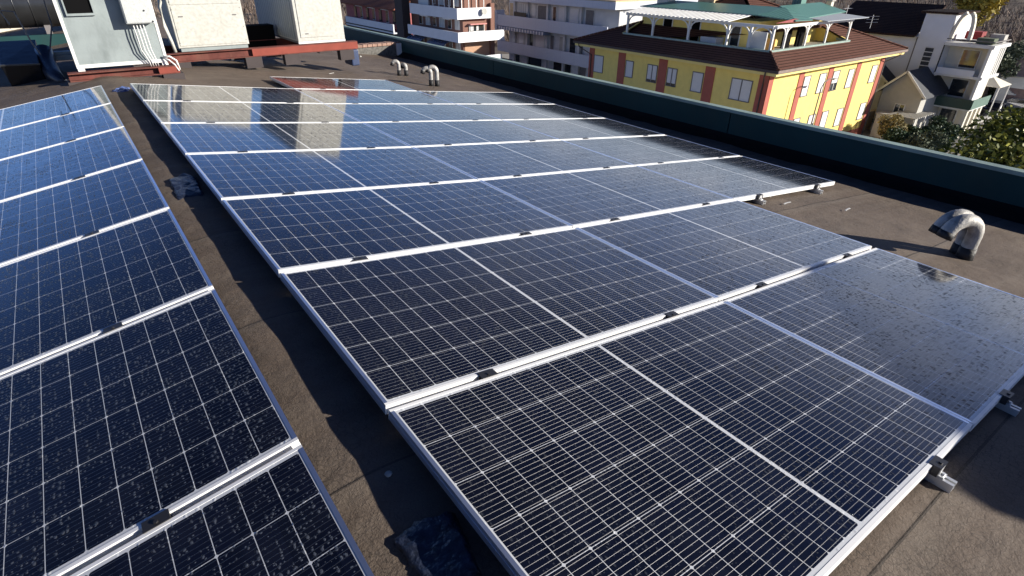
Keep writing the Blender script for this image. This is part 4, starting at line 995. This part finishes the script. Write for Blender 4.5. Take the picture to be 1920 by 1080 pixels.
def red_block():
    e = empty('red_walled_block', (46, 86, ZG)); O = Vector((46, 86, ZG))
    def B(name, mt_, x0, x1, y0, y1, z0, z1, parent=e): return M().box(x0-O.x, x1-O.x, y0-O.y, y1-O.y, z0-O.z, z1-O.z).build(name, mt_, parent)
    B('wall', MT['pinkwall'], 47.2, 52, 88, 112, ZG, -5.62)
    rf = M(); rf.prism([(45.6-O.x, 87.5-O.y, -5.9-O.z), (45.6-O.x, 113-O.y, -5.9-O.z), (52-O.x, 113-O.y, -3.6-O.z), (52-O.x, 87.5-O.y, -3.6-O.z)], (0, 0, .2)); ro = rf.build('roof', MT['rooftile2'], e)
    M().box(49-O.x, 49.8-O.x, 95.4-O.y, 96.2-O.y, -4-O.z, -1.6-O.z).build('chimney', MT['white'], ro)
    M().box(48-O.x, 49.2-O.x, 90.9-O.y, 92-O.y, -4.6-O.z, -1.8-O.z).build('dormer', MT['pink'], ro)
    q = M(); q.box(45.8-O.x, 46-O.x, 88.6-O.y, 109.5-O.y, -9.6-O.z, -8.1-O.z); q.box(46.001-O.x, 47.199-O.x, 88.6-O.y, 109.5-O.y, -9.59-O.z, -9.4-O.z); q.build('balcony', MT['balc'], e)
    q = M(); q.box(45.74-O.x, 45.799-O.x, 88.9-O.y, 109.4-O.y, -9.35-O.z, -9.15-O.z); q.build('balcony_band', MT['slate'], e)
    for i in range(7):
        y = 90+i*2.8; f_ = B('window', MT['frame_w'] if i % 2 else MT['darkwall'], 47.1, 47.19, y, y+1.1, -8.2, -6.2); M().box(47.05-O.x, 47.098-O.x, y+.1-O.y, y+1-O.y, -8.1-O.z, -6.3-O.z).build('pane', MT['glass'], f_)
        if i in (1, 3, 5): B('blind_box', MT['balc'], 46.5, 47.05, y-.4, y+1.7, -6.15, -5.9)
    B('lower_wall', MT['darkwall'], 47.0, 47.15, 88, 112, ZG, -9.7)
    B('green_canopy', MT['greenroof'], 44.0, 46.9, 91.5, 99, -10.6, -10.4)
    tag(e, 'red walled block with orange tiled roof and one white balcony band', 'apartment block')
    e2 = empty('dark_chimney_tower', (40, 73.1, ZG)); M().box(0, 1.2, 0, 2.3, 0, 15).build('shaft', MT['darkwall'], e2); M().box(-.1, 1.3, -.1, 2.4, 15.001, 15.3).build('cap', MT['shed'], e2)
    tag(e2, 'tall dark brown chimney tower between the red block and the brick block', 'tower')
red_block()
def stair_house():
    e = empty('white_stair_tower_house', (72, 15, ZG)); O = Vector((72, 15, ZG))
    def B(name, mt_, x0, x1, y0, y1, z0, z1, parent=e): return M().box(x0-O.x, x1-O.x, y0-O.y, y1-O.y, z0-O.z, z1-O.z).build(name, mt_, parent)
    B('tower_wall', MT['balc'], 71.9, 77, 15.45, 18.15, ZG, -3.0)
    B('wing_wall', MT['balc'], 72.05, 82, 18.152, 27, ZG, -5.25)
    B('joint', MT['sill'], 71.93, 72.04, 18.16, 18.28, ZG, -5.3)
    B('tower_cap', MT['rooftile3'], 71.6, 77.4, 15.2, 18.6, -2.998, -2.8)
    rf = M(); rf.prism([(71.3-O.x, 18.3-O.y, -5.3-O.z), (71.3-O.x, 27.8-O.y, -5.3-O.z), (77-O.x, 27.8-O.y, -2.6-O.z), (77-O.x, 18.3-O.y, -2.6-O.z)], (0, 0, .18)); rf.build('roof', MT['rooftile3'], e)
    # stair glazing strip with slats
    sg = B('stair_window', MT['slate'], 71.82, 71.897, 16.35, 17.1, -12.0, -6.1); s_ = M()
    for i in range(14): s_.box(71.78-O.x, 71.815-O.x, 16.32-O.y, 17.13-O.y, -11.9+i*.44-O.z, -11.82+i*.44-O.z)
    s_.build('slat', MT['frame_w'], sg)
    B('downpipe', MT['slate'], 71.80, 71.88, 15.46, 15.56, ZG, -5.6)
    # loggias to the right of the tower
    B('loggia_back', MT['cream'], 73.4, 75.8, 11.75, 15.448, ZG, -5.45)
    for i, (z0, z1) in enumerate(((-5.75, -5.45), (-8.6, -8.35), (-11.6, -11.35))):
        B('slab', MT['white'], 71.5, 76.2, 11.2, 15.44, z0, z1)
    B('roof_railing', MT['sill'], 71.5, 71.56, 11.4, 15.4, -5.2, -5.1); B('roof_railing', MT['sill'], 71.5, 76, 11.3, 11.36, -5.2, -5.1)
    B('side_wall', MT['white'], 71.55, 74.0, 11.35, 11.6, -8.35, -5.751); B('side_wall', MT['white'], 71.55, 73.6, 11.35, 11.6, -11.35, -8.601)
    for x in (71.6, 72.9, 74.2, 75.4): B('column', MT['cream'], x, x+.4, 11.3, 11.7, ZG, -11.601)
    for x in (74.3, 74.9, 75.5): B('pergola_post', MT['white'], x, x+.2, 11.35, 11.55, -8.35, -5.751)
    B('balcony_front', MT['greenglass'], 71.4, 71.46, 11.2, 15.3, -11.45, -10.5); B('balcony_flank', MT['greenglass2'], 71.47, 76.3, 11.1, 11.16, -11.45, -10.5)
    B('balcony_side', MT['balc'], 71.4, 71.46, 12.0, 15.3, -8.4, -7.8)
    for z0 in (-7.9, -10.7, -13.7):
        f_ = B('window', MT['frame_w'], 73.3, 73.39, 12.6, 14.2, z0, z0+1.8); M().box(73.25-O.x, 73.298-O.x, 12.7-O.y, 14.1-O.y, z0+.1-O.z, z0+1.7-O.z).build('pane', MT['glass'], f_)
    for i in range(2):
        cu = M(); prev = None; yy = 15.3-i*1.6
        for k in range(7):
            t_ = k/6; p_ = Vector((72.2, yy-1.2*(1-math.cos(t_*1.5))*(.6 if i == 0 else -.5), -5.3+2.5*math.sin(t_*1.5)))
            if prev: cu.bar(prev-O, p_-O, .45, .3)
            prev = p_
        cu.build('curved_buttress', MT['cream'], e)
    B('red_parasol', MT['maroon'], 73.6, 74.8, 13.2, 14.6, -5.2, -4.5); B('roof_clutter', MT['shed'], 74.8, 75.8, 11.6, 12.8, -5.4, -4.7); B('terrace_planter', MT['leaf_grey'], 72.0, 73.2, 11.6, 13.0, -5.4, -4.9)
    tag(e, 'tall white house with shaded stair tower, slatted stair window and loggias', 'house')
    a = M(); b = Vector((71.9, 23.2, -5.0)); a.tube([b, b+Vector((0, 0, 1.5))], .03, 6)
    for k in range(3): a.bar(b+Vector((0, -.6, 1.4-.3*k)), b+Vector((0, .6, 1.3-.3*k)), .03)
    tag(a.build('tv_antenna', MT['frame_w'], None), 'small pale antenna on the dark roof beside the stair tower', 'antenna')
stair_house()
def small_houses():
    def gable(name, x0, x1, y0, y1, zw, zr_, wallm, roofm, lab, cat='house', win=()):
        e = empty(name, (x0, y0, ZG)); W, D = x1-x0, y1-y0; a, b = zw-ZG, zr_-ZG; q = M(); q.box(0, W, 0, D, 0, a)
        q.prism([(0, 0, a), (0, D, a), (0, D/2, b)], (W, 0, 0)); q.build('wall', wallm, e)
        ov = .45; sl_ = (b-a)/(D/2); rr_ = M()
        rr_.prism([(-ov, -ov, a-sl_*ov+.05), (W+ov, -ov, a-sl_*ov+.05), (W+ov, D/2, b+.05), (-ov, D/2, b+.05)], (0, 0, .14))
        rr_.prism([(-ov, D+ov, a-sl_*ov+.05), (W+ov, D+ov, a-sl_*ov+.05), (W+ov, D/2+.002, b+.05), (-ov, D/2+.002, b+.05)], (0, 0, .14)); rr_.build('roof', roofm, e)
        for (ax_, p0, p1, w0, w1) in win: shutter_win(e, ax_, 0, p0, p1, w0, w1, 'white', 0)
        t_ = M(); t_.bar((-ov-.03, -ov, a-sl_*ov+.12), (-ov-.03, D/2, b+.12), .05, .2); t_.bar((-ov-.03, D+ov, a-sl_*ov+.12), (-ov-.03, D/2, b+.12), .05, .2); t_.build('barge_board', MT['white'], e)
        tag(e, lab, cat); return e
    gable('gabled_house', 67.5, 74, 14.4, 18.2, -10.0, -8.15, MT['shed'], MT['slate'], 'small gabled house with pale end wall right of the yellow house', win=(('x', 1.2, 2.2, 2.2, 3.2),))
    gable('gabled_house', 70, 76, 19.2, 25, -9.5, -7.3, MT['pale_wall'], MT['slate'], 'dark roofed house partly hidden behind the right corner of the yellow house')
    gable('pitched_house', 94, 104, 6, 15.0, -9.2, -6.6, MT['pink'], MT['rooftile'], 'pink walled house with red tiled roof at the right edge of the photo', win=(('x', 1.5, 2.7, 2.5, 4), ('x', 4.5, 5.7, 2.5, 4)))
    gable('pitched_house', 90, 104, 18, 27, -9.5, -6.5, MT['cream'], MT['rooftile3'], 'dark roofed cream house at the foot of the hill behind the loggias')
    gable('pitched_house', 100, 112, 8, 17, -9.0, -6.4, MT['white'], MT['slate'], 'far white house with dark roof by the upper right corner')
    gable('pitched_house', 95, 110, 64, 78, -8.5, -5.2, MT['tan'], MT['rooftile2'], 'orange roofed house behind the yellow house, mostly hidden')
    # tent like canvas shade
    e = empty('canvas_canopy', (81, 12.9, -9.5)); q = M()
    q.prism([(-1.8, -1.6, -.6), (1.8, -1.6, -.6), (0, 0, .3)], (0, 0, -.04)); q.prism([(1.8, -1.6, -.6), (1.8, 1.6, -.6), (0, 0, .3)], (0, 0, -.04)); q.prism([(1.8, 1.6, -.6), (-1.8, 1.6, -.6), (0, 0, .3)], (0, 0, -.04)); q.prism([(-1.8, 1.6, -.6), (-1.8, -1.6, -.6), (0, 0, .3)], (0, 0, -.04))
    q.build('canvas', MT['cream'], e)
    for sx in (-1.7, 1.7):
        for sy in (-1.5, 1.5): M().tube([(sx, sy, -.62), (sx, sy, ZG+9.6)], .05, 6).build('pole', MT['white'], e)
    tag(e, 'pale pyramid canvas canopy to the right of the loggias', 'canopy')
    e = empty('garden_pergola', (64.8, 13.4, ZG)); q = M()
    for i in range(12): q.box(0+i*.42, .18+i*.42, 0, 2.6, 2.45, 2.55)
    q.build('roof_slats', MT['shed'], e); q = M()
    for sx in (0, 2.4, 4.7):
        for sy in (.05, 2.5): M().bar((sx+.06, sy, 0), (sx+.06, sy, 2.45), .12).build('post', MT['frame_w'], e)
    tag(e, 'dark garden pergola with slatted roof below the stair tower', 'pergola')
    w_ = empty('garden_wall', (66, 18.6, ZG)); M().box(0, 12, 0, .25, 0, 2.0).build('wall', MT['tan'], w_); tag(w_, 'tan garden wall under the gabled house', 'wall')
    w_ = empty('white_kiosk', (65.3, 16.0, ZG)); M().box(0, 1.5, 0, 1.2, 0, 2.3).build('body', MT['white'], w_); M().box(-.1, 1.6, -.1, 1.3, 2.301, 2.42).build('roof', MT['shed'], w_); tag(w_, 'small white box hut beside the right corner of the yellow house', 'hut')
small_houses()
def car(x, y, rz, paint, lab):
    e = empty('parked_car', (x, y, ZG+.008), (0, 0, rz)); b = M()
    prof = [(-2.1, .35), (-2.15, .75), (-2.0, .92), (-1.25, 1.0), (-.75, 1.42), (.75, 1.45), (1.45, 1.02), (1.95, .95), (2.1, .8), (2.1, .35)]
    W = .88; secs = [(-W, .92), (-W*.93, 1), (W*.93, 1), (W, .92)]
    ring = []
    for sy, k in secs:
        ring.append([(px_, sy*(1 if pz < 1.0 else .82), pz*(k if pz > .5 else 1)) for px_, pz in prof])
    k0 = 0
    for rg in ring: b.v += rg
    n = len(prof)
    for s_ in range(3):
        for i in range(n): b.f.append((s_*n+i, s_*n+(i+1) % n, (s_+1)*n+(i+1) % n, (s_+1)*n+i)); b.mi.append(0)
    b.f.append(tuple(range(n))); b.mi.append(0); b.f.append(tuple(3*n+i for i in reversed(range(n)))); b.mi.append(0)
    b.build('body', paint, e, bevel=.03)
    for sgn in (-1, 1):
        g_ = M(); g_.prism([(-1.05, sgn*.80, 1.03), (-.7, sgn*.725, 1.36), (.65, sgn*.725, 1.38), (1.2, sgn*.80, 1.03)], (0, sgn*.03, 0)); g_.build('side_window', MT['glass'], e)
        M().box(1.98, 2.13, sgn*.6-.15, sgn*.6+.15, .68, .82).build('headlight', MT['lamp'], e)
    M().prism([(1.42, -.62, 1.07), (1.42, .62, 1.07), (.82, .58, 1.43), (.82, -.58, 1.43)], (.04, 0, .02)).build('windscreen', MT['glass'], e)
    for wx_ in (-1.3, 1.32):
        for sgn in (-1, 1):
            t_ = M().tube([(wx_, sgn*.72, .32), (wx_, sgn*.91, .32)], .32, 20).build('wheel', MT['tyre'], e)
            M().tube([(wx_, sgn*.90, .32), (wx_, sgn*.925, .32)], .2, 12).build('rim', MT['rim'], t_)
    tag(e, lab, 'car', 'cars parked near the loggia house')
car(88.2, 13.2, R_(8), MT['carblack'], 'black car parked on the street right of the loggia house')
car(93.2, 12.2, R_(90), MT['carwhite'], 'silver car parked inside the white arched garage wall')
def arch_wall():
    e = empty('garage_wall', (91.6, 8, ZG)); q = M(); q.box(0, .3, 0, 1.6, 0, 3.9); q.box(0, .3, 5.4, 6.6, 0, 3.9); q.box(0, .3, 1.6, 5.4, 2.7, 3.9)
    for k in range(6):
        a = math.pi*k/12; q.box(.002, .298, 5.4-1.2*(1-math.sin(a+.26)), 5.4, 1.9+.8*k/6, 1.9+.8*(k+1)/6)
    q.build('wall', MT['white'], e); M().box(-.1, .4, -.1, 6.7, 3.901, 4.05).build('coping', MT['cream'], e)
    M().box(2.6, 2.7, 0, 6.6, 0, 3.6).build('back_panel', MT['darkwall'], e)
    tag(e, 'white wall with a dark arched opening beside the street at the right edge', 'wall')
arch_wall()
def lawn():
    m = M(); m.prism([(89.5, 10.5, ZG+.001), (91.4, 10.8, ZG+.001), (91.4, 14.5, ZG+.001), (90.4, 14.8, ZG+.001)], (0, 0, .06)); tag(m.build('lawn', MT['leaf_dark'], None), kind='structure')
lawn()
def lamp_post(x, y, h, lab):
    e = empty('street_lamp', (x, y, ZG)); M().tube([(0, 0, 0), (0, 0, h), (-.5, 0, h+.35), (-1.2, 0, h+.4)], [.07, .05, .04, .04], 8).build('pole', MT['shed'], e); M().box(-1.7, -1.15, -.1, .1, h+.34, h+.46).build('lamp_head', MT['shed'], e)
    tag(e, lab, 'street lamp')

def tree(x, y, zc, rad, squash, lm, n, ls, lab, cat='tree', seed=1, zb=ZG, name='tree', lobes=7, oblong=1.6):
    rr = random.Random(seed); e = empty(name, (x, y, zb)); tr = M(); H = zc-zb
    tr.tube([(0, 0, 0), (.1*rad, 0, H*.5), (0, .05*rad, H)], [rad*.09+.03, rad*.06+.02, rad*.03], 8)
    lb = [(Vector((0, 0, 0)), rad*.72)]
    for k in range(lobes):
        a = 6.28*k/lobes+rr.uniform(-.4, .4); q = Vector((math.cos(a)*rad*.6, math.sin(a)*rad*.6, rr.uniform(-.5, .55)*rad*squash)); lb.append((q, rad*rr.uniform(.32, .52)))
        tr.tube([(0, 0, H*.55), Vector((0, 0, H))*.5+q*.4+Vector((0, 0, H*.3)), q+Vector((0, 0, H))], [rad*.04+.01, rad*.025+.01, .01], 5)
    tr.build('trunk', MT['bark'], e); cr = M(); tot = sum(r_**2 for _, r_ in lb)
    for c, r_ in lb:
        for _ in range(int(n*r_*r_/tot)):
            v = Vector((rr.gauss(0, 1), rr.gauss(0, 1), rr.gauss(0, 1))).normalized(); q = rr.random()**.33
            if q < .45: q += .4
            p_ = c+Vector((v.x*r_*q, v.y*r_*q, v.z*r_*q*squash))*rr.uniform(.85, 1.12)+Vector((0, 0, H))
            t_ = Vector((rr.gauss(0, 1), rr.gauss(0, 1), rr.gauss(0, .6)))+v*.8; t_.normalize(); s_ = t_.cross(Vector((rr.gauss(0, 1), rr.gauss(0, 1), rr.gauss(0, 1)))).normalized()
            L_ = ls*rr.uniform(.6, 1.25); w_ = L_/oblong/2
            cr.face([p_-t_*L_/2, p_+s_*w_, p_+t_*L_/2, p_-s_*w_])
    cr.build('crown', lm, e); tag(e, lab, cat); return e
tree(20.5, -4.0, -5.0, 3.5, .85, MT['leaf_glossy'], 30000, .19, 'large glossy evergreen tree beyond the parapet at the right edge', seed=2, name='evergreen_tree', lobes=9, oblong=1.9)
tree(19.5, -1.3, -5.0, 1.4, .8, MT['leaf_glossy'], 4200, .18, 'low outer limb of evergreen foliage left of the large tree', seed=4, name='evergreen_tree', oblong=1.9)
tree(63.2, 14.6, -12.6, 1.5, .95, MT['leaf_dry'], 3800, .22, 'round straw coloured bush at the corner of the yellow house', 'bush', 6, name='round_bush')
tree(64.8, 13.6, -13.2, 1.2, .9, MT['leaf_dark'], 2400, .22, 'reddish dark shrub behind the round straw bush', 'bush', 7, name='garden_shrub')
tree(58.5, 10.2, -12.6, 1.9, .7, MT['leaf_grey'], 4200, .25, 'grey green shrub just above the parapet right of the yellow house', 'bush', 8, name='garden_shrub')
tree(62.5, 10.4, -12.6, 1.8, .7, MT['leaf_dark'], 4200, .25, 'dark green shrub between the pergola and the parapet', 'bush', 9, name='garden_shrub')
tree(67.5, 11.9, -12.9, 1.6, .8, MT['leaf_dark'], 3500, .25, 'dark hedge plant at the foot of the loggia columns', 'bush', 10, name='garden_shrub')
tree(110, 25, -3.6, 3.4, 1.2, MT['leaf_yellow'], 3500, .6, 'yellow leaved tree on the slope right of the stair tower', 'tree', 11, zb=hill_h(110, 25)-1, name='yellow_tree')
tree(84, 17.5, -9.5, 2.2, .9, MT['leaf_grey'], 3000, .35, 'grey green tree behind the roof terrace of the loggia house', 'tree', 12, name='garden_tree')
tree(90, 15.2, -8.4, 2.6, .9, MT['leaf_grey'], 3500, .4, 'pale leafless looking tree above the street near the right edge', 'tree', 13, name='garden_tree')
tree(64, 19.2, -12.0, 1.2, 1.0, MT['leaf_dry'], 1500, .25, 'small brownish shrub squeezed beside the gabled house', 'bush', 14, name='garden_shrub')
tree(47.8, 61.0, -10.6, 1.0, .5, leaf('red_leaf', (.12, .02, .015), (.25, .06, .04)), 900, .2, 'low dark red plants below the pale balcony block', 'plants', 15, zb=-11.5, name='planting')

for k, (px, py, r_, mt_, lab) in enumerate(((1690, 262, 1.5, 'leaf_dark', 'dark bush under the near side of the garden pergola'), (1722, 283, 1.3, 'leaf_grey', 'grey green bush just above the parapet below the pergola'),
        (1760, 262, 1.4, 'leaf_dark', 'dark bush left of the large evergreen tree'), (1655, 225, .9, 'leaf_dark', 'small dark shrub behind the straw coloured bush'),
        (1700, 222, .8, 'leaf_dry', 'ochre hedge in front of the gabled house'), (1732, 214, .8, 'leaf_dry', 'ochre hedge at the foot of the stair tower'),
        (1868, 172, 1.3, 'leaf_grey', 'grey green shrub beside the far garden wall'), (1900, 236, 1.1, 'leaf_dark', 'dark clipped shrub at the far side of the street'))):
    q = aZ(px, py, -13.2); tree(q.x, q.y, -13.2, r_, .8, MT[mt_], int(1800*r_), .24, lab, 'bush', 30+k, name='garden_shrub')
